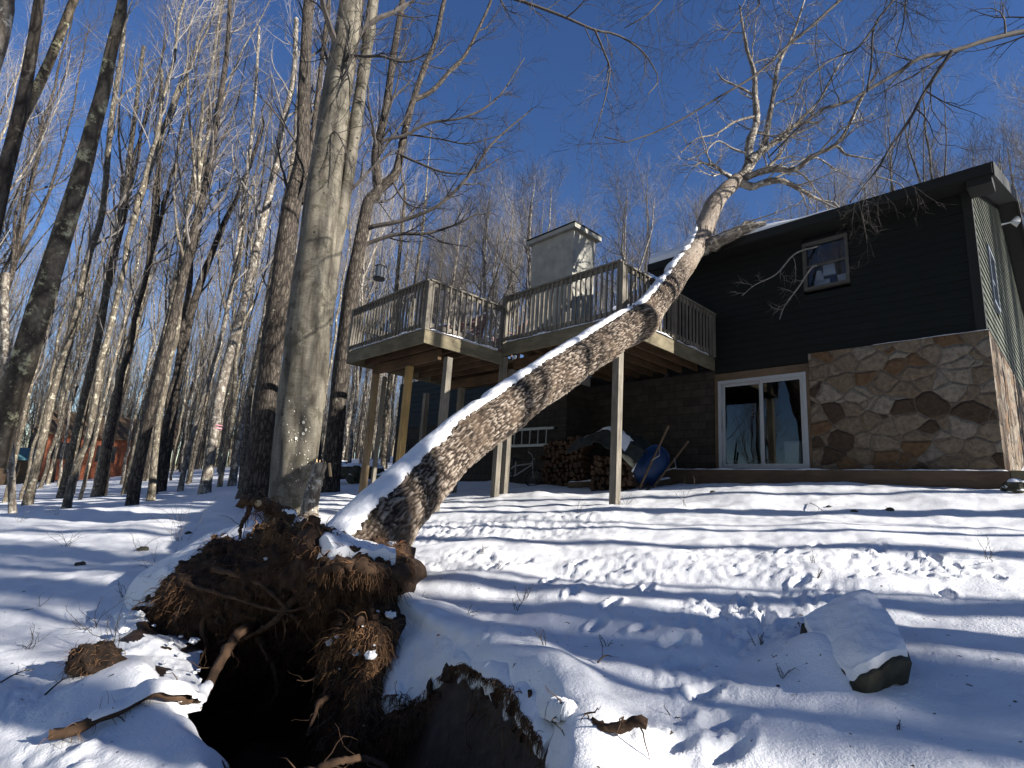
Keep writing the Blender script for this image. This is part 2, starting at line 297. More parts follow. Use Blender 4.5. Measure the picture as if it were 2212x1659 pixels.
def sdf_poly(x, y, poly):
    d = np.full(x.shape, 1e9); ins = np.zeros(x.shape, bool); n = len(poly)
    for i in range(n):
        a = poly[i]; b = poly[(i + 1) % n]; ex, ey = b - a; wx = x - a[0]; wy = y - a[1]
        t = np.clip((wx * ex + wy * ey) / (ex * ex + ey * ey), 0, 1); d = np.minimum(d, np.hypot(wx - t * ex, wy - t * ey))
        c = ((a[1] <= y) != (b[1] <= y)) & (wx < ex * wy / np.where(abs(ey) < 1e-9, 1e-9, ey)); ins ^= c
    return np.where(ins, -d, d)
TRAMP = [(1560, 1330, 0.6, .8), (1650, 1375, 0.5, 1), (1950, 1215, 0.9, 0.8), (1780, 1300, 0.5, .8), (1330, 1230, 0.9, 0.5), (960, 1140, 1.5, 0.8), (1180, 1130, 1.5, 0.6), (1500, 1480, 0.35, .6), (1620, 1210, 1.2, .5), (1020, 1210, 0.8, 0.6), (1500, 1580, 0.3, .5), (30, 1520, 0.5, .6), (100, 1640, .5, .5)]
TRP = [(ground_pt(a, b), r, s) for a, b, r, s in TRAMP]
FEET = [(1560, 1560, 0.3), (1520, 1500, 0.5), (1480, 1440, 0.3), (1660, 1340, 1.2), (1610, 1300, 1.2), (1450, 1395, 0.4), (1390, 1360, .8), (1290, 1350, 1.1), (1320, 1310, .9), (1240, 1280, 1.), (1190, 1250, 1.2), (1900, 1185, .8), (2010, 1195, 1.3), (2060, 1215, 1.1), (1700, 1190, .9), (1760, 1175, .9), (2040, 1290, 1.2), (1450, 1620, .4), (1580, 1620, .5), (1400, 1270, 1.), (1250, 1215, .8), (1130, 1210, .7), (1060, 1230, 1.2), (1730, 1265, .7), (1880, 1255, .6), (2150, 1250, .9)]
FTP = [(ground_pt(a, b), c) for a, b, c in FEET]
GP_RIM = ground_pt(1140, 1430)
def terrain(x, y, detail=True):
    z = plane_z(x, y); r = np.hypot(x, y); q = np.stack([x, y, 0 * x], -1)
    z = z + 0.14 * fbm(q * 0.23, 2) + 0.07 * fbm(q * 0.8 + 5, 2) * sstep(60, 5, r)
    fade = 1 - sstep(8, 25, r)
    # wind-rippled crust, elongated across the view
    q2 = np.stack([x * 0.9, y * 2.6, 0 * x + 3], -1); z = z + 0.035 * fbm(q2, 3) * (1 - sstep(14, 40, r)) + 0.022 * fbm(q * 3.4, 3) * fade
    if detail:
        tr = 0 * x
        for p, rad, s in TRP: tr = np.maximum(tr, s * (1 - sstep(rad * 0.4, rad, np.hypot(x - p[0], (y - p[1]) * 1.0))))
        tr = np.maximum(tr, 0.28 * sstep(0.1, 0.45, pn(q * 0.7 + 31)) * fade)
        ch = np.abs(fbm(q * 5.5 + 9, 3)); z = z + tr * (0.10 * ch - 0.03 + 0.030 * fbm(q * 13, 2) + 0.018 * np.abs(fbm(q * 27, 2)))
        wob1 = pn(q * 6 + 3); wob2 = pn(q * 6 + 8)
        for p, a in FTP:
            dx = x - p[0]; dy = y - p[1]; ca, sa = cos(a), sin(a); dx = dx + 0.03 * wob1; dy = dy + 0.03 * wob2; lu = (dx * ca + dy * sa) / 0.135; lv = (-dx * sa + dy * ca) / 0.055
            d = np.sqrt(lu * lu + lv * lv); z = z - 0.05 * (1 - sstep(0.6, 1.15, d)) + 0.014 * np.exp(-((d - 1.35) / 0.22) ** 2)
    # hole torn open by the root plate, with a raised rim
    d = sdf_poly(x, y, PIT) + 0.13 * pn(q * 2.3 + 4) + 0.05 * pn(q * 7 + 1); soil = 1 - sstep(-0.25, 0.02, d)
    z = z + 0.16 * np.exp(-((d - 0.12) / 0.28) ** 2) * sstep(0, 1.2, x + 0.9 + 0 * y) - 1.25 * (1 - sstep(-0.7, 0.05, d)) * (1 + 0.25 * pn(q * 2.1))
    # low bank to the left of the roots
    mb = ground_pt(330, 1470); z = z + 0.12 * np.exp(-(((x - mb[0]) / 0.5) ** 2 + ((y - mb[1]) / 0.6) ** 2)) * sstep(-0.25, 0.15, d)
    bq = ground_pt(1775, 1440); z = z + 0.15 * np.exp(-(((x - bq[0]) / 0.22) ** 2 + ((y - bq[1]) / 0.3) ** 2))
    # snow drifted against the edging timber / shallow bank left
    cb = ground_pt(300, 1105); z = z + 0.16 * np.exp(-(((x - cb[0]) / 5.0) ** 2 + ((y - cb[1] + 0.2 * (x - cb[0])) / 0.9) ** 2))
    return z, soil
def HZ(x, y): return float(terrain(np.array([float(x)]), np.array([float(y)]))[0][0])
azs = np.unique(np.concatenate([np.arange(-56, 56, 0.19), np.arange(56, 304, 1.6), [304.0]])); azs[-1] = 304.0
rr = np.concatenate([[0.25, 0.6, 0.95], 1.15 * 1.0125 ** np.arange(0, 378)]); rr = rr[rr < 125]; rr = np.concatenate([rr, [150, 190, 250, 340]])
AZ, RR = np.meshgrid(np.radians(azs), rr); gx, gy = RR * np.sin(AZ), RR * np.cos(AZ)
gz, gs = terrain(gx, gy); gm = MB(); gm.grid(np.stack([gx, gy, gz], -1), a=gs.ravel())
gr = gm.build('snowy_ground', MT['ground'], None, True, 'soil'); tag(gr, 'snow covered sloping yard streaked with long tree shadows', 'ground', kind='structure')

# ------------------------------------------------------------------ house
def snow_strip(mb, a, b_, wd, ht, seed, gap=0.0, n=60, up=np.array([0, 0, 1.0])):
    a = np.array(a); b_ = np.array(b_); t = (b_ - a); L = np.linalg.norm(t); t /= L; s = np.cross(t, up); s /= np.linalg.norm(s)
    n = max(4, int(L / 0.03)); G = np.zeros((n, 7, 3)); x = np.linspace(0, 1, n)
    hN = np.clip(0.65 + 1.1 * pn(np.stack([x * L * 2.2, 0 * x + seed, 0 * x], -1)) + .3 * pn(np.stack([x * L * 9, 0 * x + seed, 0 * x], -1)) - gap, 0, 1.5) * np.minimum(1, np.minimum(x, 1 - x) * L / 0.06 + 0.05)
    for j, th_ in enumerate(np.linspace(0, pi, 7)):
        wj = cos(th_) * wd / 2; hj = sin(th_) ** 0.7 * ht; G[:, j] = a + t * (x * L)[:, None] + s * (wj * (0.25 + 0.75 * np.minimum(1, hN)))[:, None] + up * (hj * hN - 0.004)[:, None]
    mb.grid(G)
rng = np.random.RandomState(11)
house = empty('house', W(3, 3, 0.9), 'dark green two storey house with fieldstone lower wall, the fallen tree on its eave', 'house')
def clap(mb, plane, z0, z1, h, rangefn, holes=()):
    """sawtooth boards. plane(a, out, z) -> point; rangefn(z)->(a0,a1)"""
    z = z0
    while z < z1 - 1e-4:
        zt = min(z + h, z1); a0, a1 = rangefn((z + zt) / 2)
        segs = [(a0, a1)]
        for (h0, h1, hz0, hz1) in holes:
            if zt > hz0 + 0.01 and z < hz1 - 0.01:
                ns = []
                for s0, s1 in segs:
                    if h0 > s0: ns.append((s0, min(h0, s1)))
                    if h1 < s1: ns.append((max(h1, s0), s1))
                segs = [q for q in ns if q[1] - q[0] > 1e-3]
        for s0, s1 in segs:
            k = 3 if s1 - s0 > 2 else 1
            for i in range(k):
                b0 = s0 + (s1 - s0) * i / k; b1 = s0 + (s1 - s0) * (i + 1) / k; j = rng.uniform(-0.0015, 0.0015)
                V = [plane(b0, 0.026 + j, z), plane(b1, 0.026 + j, z), plane(b1, 0.006, zt), plane(b0, 0.006, zt), plane(b0, 0.0, z), plane(b1, 0.0, z)]
                mb.add(V, [[0, 1, 2, 3]]); mb.add(V, [[4, 5, 1, 0]])
        z = zt
fp = lambda a, o, z: W(a, -o, z)
sp = lambda a, o, z: W(-o, a, z)
RS = 0.37; EZ = 6.22   # roof slope and wall head height
HL = 6.35; DEP = 12.4
m = MB(); clap(m, fp, 3.42, EZ + 0.12, 0.165, lambda z: (0, HL) if z > 3.42 else (2.8, HL), [(2.0, 2.89, 4.83, 5.93)])
clap(m, fp, 3.22, 3.42, 0.2, lambda z: (2.8, 4.95)); m.build('front_siding', MT['siding'], house)
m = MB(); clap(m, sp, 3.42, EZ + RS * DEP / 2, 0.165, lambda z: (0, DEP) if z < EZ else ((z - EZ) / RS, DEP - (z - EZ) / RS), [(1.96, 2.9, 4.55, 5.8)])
m.build('gable_siding', m_flat('sunlit_green_siding', (0.062, 0.07, 0.052), 0.75, 0.15, 0, 2), house)  # lighter copy of the front siding: sunlight on the gable put into the colour
m = MB(); m.ubox(-0.045, 0.10, -0.045, -0.028, 3.42, EZ); m.ubox(-0.045, -0.028, -0.028, 0.10, 3.42, EZ); m.build('corner_board', MT['trim'], house)
# structural body (rear and left walls, floors) behind the cladding
m = MB(); m.ubox(0.14, HL - .01, DEP - 0.15, DEP, 0.9, EZ); m.ubox(HL - 0.12, HL, 0.01, DEP - 0.16, 3.3, EZ); m.ubox(0.14, HL - .13, 0.14, DEP - 0.16, 3.2, 3.4)
m.ubox(0.14, 8.7, 0.21, 6.0, 0.7, 0.93); m.ubox(8.6, 8.7, 0.21, 6.0, .93, 3.2); m.ubox(0.2, 8.6, 5.9, 6.0, .93, 3.2); m.ubox(HL, 8.7, 0.21, 6.0, 3.2, 3.3); m.ubox(.12, .2, .21, 6, .93, 3.2); m.ubox(4.96, 8.7, .205, .21, .93, 3.2); m.build('rear_wall', MT['inside'], house)
m = MB()
for v0, v1 in ((0.14, 0.16),):
    m.ubox(0.14, 1.9, v0, v1, 0.95, EZ); m.ubox(3.0, HL - .13, v0, v1, 3.42, EZ); m.ubox(1.9, 3.0, v0, v1, 3.3, 4.75); m.ubox(1.9, 3.0, v0, v1, 6.0, EZ)
m.build('inner_wall', MT['inside'], house)
# fieldstone veneer: gently bulging sheet, front and side
def stone_sheet(pl, a0, a1, z0, z1, da=0.05):
    na = int((a1 - a0) / da) + 1; nz = int((z1 - z0) / 0.05) + 1
    A, Z = np.meshgrid(np.linspace(a0, a1, na), np.linspace(z0, z1, nz)); B = 0.07 + 0.022 * fbm(np.stack([A * 3.1, Z * 3.4, 0 * A + (9 if pl is sp else 2)], -1), 3)
    B[:, 0] = 0.07 if pl is sp else B[:, 0]
    B[0] = 0.07; B[-1] = 0.07
    return np.array([[pl(A[i, j], B[i, j], Z[i, j]) for j in range(na)] for i in range(nz)])
m = MB(); G = stone_sheet(fp, -0.07, 2.86, 0.93, 3.4); m.slab(G, np.broadcast_to(D2 * 0.1, G.shape)); m.build('stone_veneer', MT['stone'], house, True)
m = MB(); G = stone_sheet(sp, -0.065, DEP, 0.7, 3.4, 0.08); m.slab(G, np.broadcast_to(D1 * 0.1, G.shape)); m.build('side_stone_veneer', MT['stone'], house, True)
m = MB(); snow_strip(m, W(-0.09, -.07, 3.40), W(1.7, -.07, 3.40), .07, .018, 4, -.1); m.build('ledge_snow', MT['snow'], house)
# block wall under the deck and the far lower wing
m = MB(); m.ubox(4.96, 8.75, 0, 0.2, 0.2, 3.3); m.ubox(10.45, 17.4, -1.0, 3.0, -0.2, 2.35); m.ubox(8.752, 10.448, -0.998, 0.2, -0.2, 3.298); m.build('block_wall', MT['block'], house)
m = MB(); clap(m, lambda a, o, z: W(a, -1.0 - o, z), 2.35, 4.1, 0.19, lambda z: (10.45, 17.4)); m.ubox(17.37, 17.4, -1.0, 3, 2.35, 4.1); m.ubox(10.45, 17.4, 2.9, 3.0, 2.35, 4.1); m.build('wing_siding', MT['blue'], house)
# chimney
ch = MB(); ch.ubox(8.76, 10.45, -1.0, 0.0, 3.3, 7.86); cho = ch.build('chimney', MT['conc'], house)
c2 = MB(); c2.ubox(8.62, 10.58, -1.13, 0.13, 7.86, 7.99); c2.build('chimney_cap', MT['conc'], cho)
c2 = MB(); c2.ubox(8.6, 10.6, -1.15, 0.15, 7.993, 8.03); c2.ubox(9.2, 9.6, -0.7, -0.3, 8.03, 8.12); c2.build('flue_crown', MT['trim'], cho)
# roof
OV, OS = 0.45, 0.38
def roof_z(v): return EZ + 0.10 + RS * v if v <= DEP / 2 else EZ + 0.10 + RS * (DEP - v)
rf = MB(); th = 0.17; RV = DEP / 2
for (va, vb) in ((-OV, RV), (DEP + OV, RV)):
    c = []
    for z_ in (0, th):
        for (u, v) in ((-OS, va), (HL + 0.2, va), (HL + 0.2, vb), (-OS, vb)): c.append(W(u, v, roof_z(min(max(v, -9), 99)) + z_ if True else 0))
    rf.box8(c)
rfo = rf.build('roof', MT['roof'], house)
sn = MB(); NU, NV = 70, 60; A, B = np.meshgrid(np.linspace(-OS + 0.01, HL + 0.19, NU), np.linspace(-OV - 0.02, RV, NV))
G = np.zeros((NV, NU, 3)); T_ = np.zeros((NV, NU))
for i in range(NV):
    for j in range(NU):
        u, v = A[i, j], B[i, j]; cover = sstep(1.8, 3.3, u + 0.6 * float(pn([u * 1.3, v * 1.3, 1.0]))) if v < 0.6 else 1.0
        T_[i, j] = 0.012 + cover * (0.08 + 0.03 * float(pn([u * 2.0, v * 2.0, 4.0]))) + 0.2 * float(sstep(2.8, 5.0, u))
        e = min(1, (B[i, j] + OV + 0.03) / 0.07); T_[i, j] *= e ** 0.35
        G[i, j] = W(u, v, roof_z(v) + th + 0.004 + T_[i, j])
off = np.zeros_like(G); off[..., 2] = -T_ + 0.0
sn.slab(G, off); sn.build('roof_snow', MT['snow'], rfo, True)
f = MB(); f.ubox(-OS - 0.02, HL + 0.22, -OV - 0.045, -OV - 0.002, roof_z(-OV) - 0.04, roof_z(-OV) + th - 0.01); f.ubox(-OS, HL + .2, -OV, -0.03, roof_z(-OV) - 0.05, roof_z(-OV) - 0.02)
f.build('fascia', MT['trim'], rfo)
f = MB()
for (va, vb) in ((-OV, RV), (DEP + OV, RV)):
    c = []
    for z_ in (-0.09, th + 0.02):
        for (u, v) in ((-OS - 0.045, va), (-OS - 0.002, va), (-OS - 0.002, vb), (-OS - 0.045, vb)): c.append(W(u, v, roof_z(v) + z_))
    f.box8(c)
f.build('rake_board', MT['trim'], rfo)
f = MB()
for (va, vb) in ((0.0, RV), (DEP, RV)):
    c = []
    for z_ in (-0.045, -0.02):
        for (u, v) in ((-OS, va), (-0.03, va), (-0.03, vb), (-OS, vb)): c.append(W(u, v, roof_z(v) + z_))
    f.box8(c)
f.ubox(-OS + 0.001, -0.028, -OV + 0.001, 0.02, roof_z(-OV) - 0.19, roof_z(-OV) - 0.052)
f.build('soffit', MT['trim'], rfo)
# shingle drip edge, gutter strip
# upper window
def window(name, pl, a0, a1, z0, z1, fm, label=None, fw_=0.06, cross=True):
    fr = MB(); 
    def bx(x0, x1, y0, y1, o0, o1):
        fr.box8([pl(x0, o0, y0), pl(x1, o0, y0), pl(x1, o0, y1), pl(x0, o0, y1), pl(x0, o1, y0), pl(x1, o1, y0), pl(x1, o1, y1), pl(x0, o1, y1)])
    bx(a0 - fw_, a0, z0 - fw_, z1 + fw_, -0.08, 0.05); bx(a1, a1 + fw_, z0 - fw_, z1 + fw_, -0.08, 0.05); bx(a0, a1, z0 - fw_, z0, -0.08, 0.05); bx(a0, a1, z1, z1 + fw_, -0.08, 0.05)
    if cross: bx(a0, a1, (z0 + z1) / 2 - 0.02, (z0 + z1) / 2 + 0.02, -0.05, 0.018)
    o = fr.build(name, fm, house)
    if label: o['label'] = label
    g = MB(); g.add([pl(a0, -0.03, z0), pl(a1, -0.03, z0), pl(a1, -0.03, z1), pl(a0, -0.03, z1)], [[0, 1, 2, 3]]); g.build('pane', MT['glass'], o); return o
wn = window('window', fp, 2.06, 2.83, 4.89, 5.87, m_flat('dull_frame', (.06, .057, .05), .7), 'small upper window with papers and boxes behind the glass', cross=True)
window('gable_window', sp, 2.02, 2.84, 4.61, 5.74, m_flat('grey_frame', (0.14, 0.16, 0.19), 0.5))
m = MB(); m.ubox(1.9, 3.0, 0.9, 0.92, 4.6, 6.1); m.ubox(1.9, 1.92, 0.16, 0.9, 4.6, 6.1); m.ubox(2.98, 3.0, 0.16, 0.9, 4.6, 6.1); m.ubox(1.9, 3, 0.16, 0.9, 6.05, 6.1); m.ubox(1.9, 3, 0.16, 0.9, 4.6, 4.75); m.build('window_niche', MT['inside'], house)
for k, (a, b, z, zz, tl) in enumerate([(2.30, 2.55, 5.14, 5.40, 0.02), (2.52, 2.72, 5.00, 5.28, 0.06), (2.42, 2.72, 4.90, 5.06, 0.0), (2.12, 2.25, 4.95, 5.1, -0.02), (2.3, 2.62, 5.47, 5.56, 0.04)]):
    t = empty('paper_box', W((a + b) / 2, 0.2, z), ['pale sheet standing highest on the sill of the upper window', 'pale rounded bag leaning behind the upper window glass', 'wide pale box low behind the upper window', 'small printed card at the right of the upper window', 'folded cloth on the shelf behind the upper window'][k], ['paper', 'bag', 'box', 'card', 'cloth'][k])
    t.name = ['paper_sheet', 'paper_bag', 'storage_box', 'printed_card', 'folded_cloth'][k]
    q = MB(); q.box8([W(a, .12, z), W(b, .12, z + tl * .4), W(b, .17, z + tl * .4), W(a, .17, z), W(a + tl, .12, zz), W(b - tl, .12, zz + tl * .3), W(b - tl, .17, zz), W(a + tl, .17, zz)])
    q.build(['sheet', 'sack', 'carton', 'card', 'cloth'][k], MT['paper'] if k != 4 else MT['tarp'], t)
# sliding door
dr = MB(); A0, A1, Z0, Z1 = 2.93, 4.87, 0.97, 3.02
for q in ((A0 - .0, A0 + .07, Z0, Z1), (A1 - .07, A1, Z0, Z1)): dr.ubox(q[0], q[1], -0.07, 0.08, q[2], q[3])
dr.ubox(A0 + .07, A1 - .07, -0.07, 0.08, Z1 - 0.08, Z1); dr.ubox(A0 + .07, A1 - .07, -0.07, 0.08, Z0, Z0 + .04)
dro = dr.build('sliding_door', MT['white'], house)
for k, (a, b, o) in enumerate(((3.0, 3.9, -0.045), (3.88, 4.80, 0.0))):
    s = MB(); zb, zt = Z0 + 0.041, Z1 - 0.081
    for q in ((a, a + .06, zb, zt), (b - .06, b, zb, zt)): s.ubox(q[0], q[1], o, o + 0.04, q[2], q[3])
    s.ubox(a + .06, b - .06, o, o + .04, zt - .06, zt); s.ubox(a + .06, b - .06, o, o + .04, zb, zb + .07); so_ = s.build('door_panel', MT['white'], dro)
    g = MB(); g.add([W(a + .05, o + .02, zb + .05), W(b - .05, o + .02, zb + .05), W(b - .05, o + .02, zt - .05), W(a + .05, o + .02, zt - .05)], [[0, 1, 2, 3]]); g.build('door_pane', MT['glass'], dro)
hd = MB(); hd.ubox(4.74, 4.77, -0.035, -0.001, 1.9, 2.12); hd.build('door_handle', MT['white'], dro)
m = MB(); m.ubox(2.87, 4.955, -0.05, 0.12, 3.022, 3.2); m.build('door_header', MT['timber'], house)
m = MB(); m.ubox(2.87, 2.929, -0.05, 0.12, 0.93, 3.02); m.build('door_jamb', MT['timber'], house); m = MB(); m.ubox(4.871, 4.955, -0.05, 0.12, 0.93, 3.02); m.build('door_jamb', MT['timber'], house)
# air conditioner indoors behind the right hand pane
ac = empty('portable_air_conditioner', W(3.42, 0.5, 0.97), 'white portable air conditioner standing indoors behind the right pane of the sliding door', 'air conditioner')
b = MB(); b.ubox(3.22, 3.6, 0.38, 0.7, 1.0, 1.62); o = b.build('body', MT['white'], ac); md = o.modifiers.new('b', 'BEVEL'); md.width = 0.05; md.segments = 3
b = MB(); b.ubox(3.27, 3.43, 0.368, 0.379, 1.36, 1.56)
for i in range(6): b.ubox(3.27, 3.43, 0.362, 0.368, 1.375 + i * .03, 1.385 + i * .03)
b.build('vent_grille', MT['metal'], ac)
# flood light pair on the gable
fl = MB(); c0 = onu(2163, 485, -0.05); fl.tubes([c0, c0 - D1 * 0.12, c0 - D1 * 0.2], [.03, .02, .02], 8, cap=True); fo = fl.build('floodlight', MT['lamp'], house)
for dz, dv in ((0.08, 0.12), (-0.08, 0.1)):
    q = MB(); c1 = c0 - D1 * 0.2; c2_ = c1 - D1 * 0.13 + D2 * (dv - .05) + np.array([0, 0, dz]); q.tubes([c1, c1 * .5 + c2_ * .5, c2_], [.03, .06, .085], 12, cap=True); q.build('lamp_head', MT['lamp'], fo, True)
# edging timber with stakes
te = empty('timber_edging', W(2.5, -0.32, 0.75), 'long dark landscape timber edging with snow on top below the stone wall and glass door', 'edging')
b = MB(); b.ubox(-0.15, 2.9, -0.42, -0.27, 0.58, 0.93); b.ubox(2.905, 6.2, -0.42, -0.27, 0.55, 0.92); b.build('timber', MT['timber'], te)
b = MB(); b.ubox(-0.36, -0.155, -0.40, -0.30, 0.6, 0.94); b.ubox(-0.34, -0.25, -0.29, 0.3, 0.6, 0.935); b.build('end_block', MT['deck'], te)
m = MB(); m.ubox(-0.1, 6.3, -0.268, -0.12, 0.5, 0.915); te2 = m.build('gravel_ledge', MT['ground'], te)
m = MB(); snow_strip(m, W(-0.15, -0.34, 0.932), W(6.2, -0.34, 0.922), 0.16, 0.03, 3, -0.1); m.build('edging_snow', MT['snow'], te, True)

# ------------------------------------------------------------------ deck
deck = empty('wooden_deck', W(8, -3, 0.0), 'weathered two level wooden deck on tall posts with slatted railings, snow on its edges', 'deck')
def mb1(name, mt, fn, smooth=False, parent=None):
    m = MB(); fn(m); return m.build(name, mt, parent or deck, smooth)
UX0, UX1, UV0 = 5.0, 8.38, -3.8      # upper platform
LX1, LV0, LV1 = 11.72, -6.05, -2.2   # lower platform
ZU, ZL = 3.62, 3.40
def boards(m, u0, u1, v0, v1, z, along='u'):
    v = v0
    while v < v1 - 0.02:
        m.ubox(u0, u1, v, min(v + 0.132, v1), z - 0.03, z + rng.uniform(-.002, .002)); v += 0.14
mb1('decking', MT['deck'], lambda m: boards(m, UX0 - .02, UX1 + 0.3, UV0 - .02, -0.03, ZU))
mb1('decking', MT['deck'], lambda m: boards(m, UX1 + .05, LX1 + .02, LV0 - .02, UV0 - .06, ZL))
mb1('decking', MT['deck'], lambda m: boards(m, UX1 + .32, LX1 + .02, UV0 - .04, LV1, ZL))
mb1('decking', MT['deck'], lambda m: boards(m, 6.5, 13.5, 0.05, 4.0, ZU))
RIMH = 0.29
mb1('rim_joist', MT['deck'], lambda m: m.ubox(UX0, UX1 + .02, UV0 - .045, UV0, ZU - .031 - RIMH, ZU - .031))
mb1('rim_joist', MT['deck'], lambda m: m.ubox(UX0 - .045, UX0 - .002, UV0 - .045, -0.03, ZU - .031 - RIMH, ZU - .031))
mb1('rim_joist', MT['deck'], lambda m: m.ubox(UX1, LX1 + .045, LV0 - .045, LV0, ZL - .031 - RIMH, ZL - .031))
mb1('rim_joist', MT['deck'], lambda m: m.ubox(UX1 - .045, UX1 - .001, LV0 - .045, UV0 - .05, ZL - .031 - RIMH, ZL - .031))
mb1('rim_joist', MT['deck'], lambda m: m.ubox(LX1 + .001, LX1 + .045, LV0, LV1, ZL - .031 - RIMH, ZL - .031))
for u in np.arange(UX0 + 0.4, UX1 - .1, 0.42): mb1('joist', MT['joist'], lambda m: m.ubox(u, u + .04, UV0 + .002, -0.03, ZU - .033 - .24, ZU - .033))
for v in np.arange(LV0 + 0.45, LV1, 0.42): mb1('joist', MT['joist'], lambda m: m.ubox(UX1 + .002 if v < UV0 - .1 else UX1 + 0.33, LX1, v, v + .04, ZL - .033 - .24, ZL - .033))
BV = -5.45
mb1('beam', MT['joist'], lambda m: m.ubox(UX1 + .25, LX1 - 0.25, BV - .045, BV + .045, ZL - .27 - .24, ZL - .275))
mb1('beam', MT['joist'], lambda m: m.ubox(UX1 + .25, LX1 - 0.25, -3.15 - .045, -3.15 + .045, ZL - .27 - .24, ZL - .275))
mb1('beam', MT['joist'], lambda m: m.ubox(UX0 + .2, UX1 + .1, -3.35, -3.26, ZU - .27 - .24, ZU - .275))
def post(u, v, ztop, w_=0.14, mt=MT['rail']):
    p = W(u, v, 0); zb = HZ(p[0], p[1]) - 0.25; mb1('support_post', mt, lambda m: m.ubox(u - w_ / 2, u + w_ / 2, v - w_ / 2, v + w_ / 2, zb, ztop))
def pu(px, py, v): return float(uvz(onv(px, py, v))[0])
post(UX0 + 0.12, UV0 + .1, ZU - .33, 0.15)
post(pu(1078, 930, -3.75), -3.75, ZU - .33)
bz = ZL - .515
for px, py in ((968, 780), (883, 812), (810, 830)): post(pu(px, py, BV), BV, bz, 0.14, MT['newwood'] if px == 883 else (MT['rail'] if px == 968 else MT['tanpost']))
for px, py in ((1002, 780), (927, 795)): post(pu(px, py, -3.15), -3.15, bz)
post(UX1 + .2, -3.3, ZU - .52); post(LX1 - .3, BV + .3, bz, .09)
# railings
def railing(p0, p1, zt, h, n, ends=(True, True), outer=0.0, postw=0.11):
    """p0,p1 (u,v) ; zt floor height; balusters are parts of the deck"""
    u0, v0 = p0; u1, v1 = p1; z1 = zt + h
    A, B = W(u0, v0, 0), W(u1, v1, 0); zz = np.array([0, 0, 1.0])
    mb1('top_rail', MT['rail'], lambda m: (m.beam(A + zz * (z1 - .018), B + zz * (z1 - .018), 0.14, 0.036), m.beam(A + zz * (z1 - .085), B + zz * (z1 - .085), 0.036, 0.09)))
    mb1('bottom_rail', MT['rail'], lambda m: m.beam(A + zz * (zt + .10), B + zz * (zt + .10), 0.036, 0.09))
    t = (B - A) / np.linalg.norm(B - A); s = np.cross(t, zz) * -0.036
    for i in range(n):
        c = A + (B - A) * ((i + 0.6) / (n + 0.2)) + s + t * rng.uniform(-.006, .006); ln = rng.uniform(-.004, .004)
        mb1('baluster', MT['rail'], lambda m: m.beam(c + zz * (zt + 0.02), c + zz * (z1 - 0.04) + t * ln, 0.036, 0.036, up=t))
def rpost(u, v, z0, z1, w_=0.12): mb1('railing_post', MT['rail'], lambda m: m.ubox(u - w_ / 2, u + w_ / 2, v - w_ / 2, v + w_ / 2, z0, z1))
HU, HLo = 1.17, 1.1
railing((UX0 - .02, UV0 - .02), (UX1, UV0 - .02), ZU, HU, 25); railing((UX0 - .02, -0.02), (UX0 - .02, UV0 - .02), ZU, HU - .06, 24)
railing((UX1 - .02, UV0 - .1), (UX1 - .02, LV0 - .02), ZL, HLo, 14); railing((UX1 - .02, LV0 - .02), (LX1 + .02, LV0 - .02), ZL, HLo, 25)
for u, v, zb, zt_ in ((UX0, UV0, ZU - .03, ZU + HU - .04), (UX0, -1.85, ZU - .03, ZU + HU - .11), (UX1 + .03, UV0, ZU - .03, ZU + HU - .04), (UX1, LV0, ZL - .03, ZL + HLo - .04), (LX1, LV0, ZL - .03, ZL + HLo - .04), (UX0 - .02, -0.1, ZU, ZU + HU - .11)): rpost(u, v, zb, zt_)
# rear railing seen through the slats
mb1('rear_rail', MT['rail'], lambda m: (m.ubox(UX1 + .4, LX1, LV1 - .05, LV1 + .05, ZL + HLo - .6, ZL + HLo - .05), m.ubox(LX1 - .06, LX1 + .05, LV0 + .1, LV1 - .06, ZL + HLo - .5, ZL + HLo - .35)))
for a, b_, z_, wd_, ht_, sd_, gp_ in (((UX0 + .1, UV0 - .02), (UX1 - .1, UV0 - .02), ZU + .002, .13, .075, 1, .25), ((UX0 - .02, -0.3), (UX0 - .02, UV0 + .2), ZU + .002, .13, .075, 2, .25), ((UX1 - .02, UV0 - .2), (UX1 - .02, LV0 + .1), ZL + .002, .13, .07, 5, .15), ((UX1 + .1, LV0 - .02), (LX1 - .1, LV0 - .02), ZL + .002, .13, .07, 6, .15), ((UX1 + .4, LV1), (LX1, LV1), ZL + HLo - .05, .12, .06, 8, -.2), ((UX0 + .3, UV0 - .02), (UX1 - .2, UV0 - .02), ZU + HU, .1, .02, 9, .55)):
    m = MB(); snow_strip(m, W(a[0], a[1], z_), W(b_[0], b_[1], z_), wd_, ht_, sd_, gp_); m.build('deck_snow', MT['snow'], deck, True)

# things on the deck
def slab_table(name, label, cat, u, v, z, L, Wd, h, mt, top_snow=0.09, legs=True):
    e = empty(name, W(u, v, z), label, cat); q = MB(); q.ubox(u - L / 2, u + L / 2, v - Wd / 2, v + Wd / 2, z + h - .05, z + h); q.build('table_top', mt, e)
    for du in (-1, 1):
        for dv in (-1, 1): q = MB(); q.ubox(u + du * (L / 2 - .08) - .03, u + du * (L / 2 - .08) + .03, v + dv * (Wd / 2 - .08) - .03, v + dv * (Wd / 2 - .08) + .03, z, z + h - .05); q.build('leg', mt, e)
    q = MB(); g = np.array([[W(u - L / 2 + L * i / 11, v - Wd / 2 + Wd * j / 7, z + h + 0.003 + top_snow * (0.15 if i in (0, 11) or j in (0, 7) else 1) * (1 + .25 * rng.uniform(-1, 1))) for i in range(12)] for j in range(8)]); o_ = np.zeros_like(g); o_[..., 2] = -(g[..., 2] - (z + h + .002)); q.slab(g, o_); q.build('table_snow', MT['snow'], e, True)
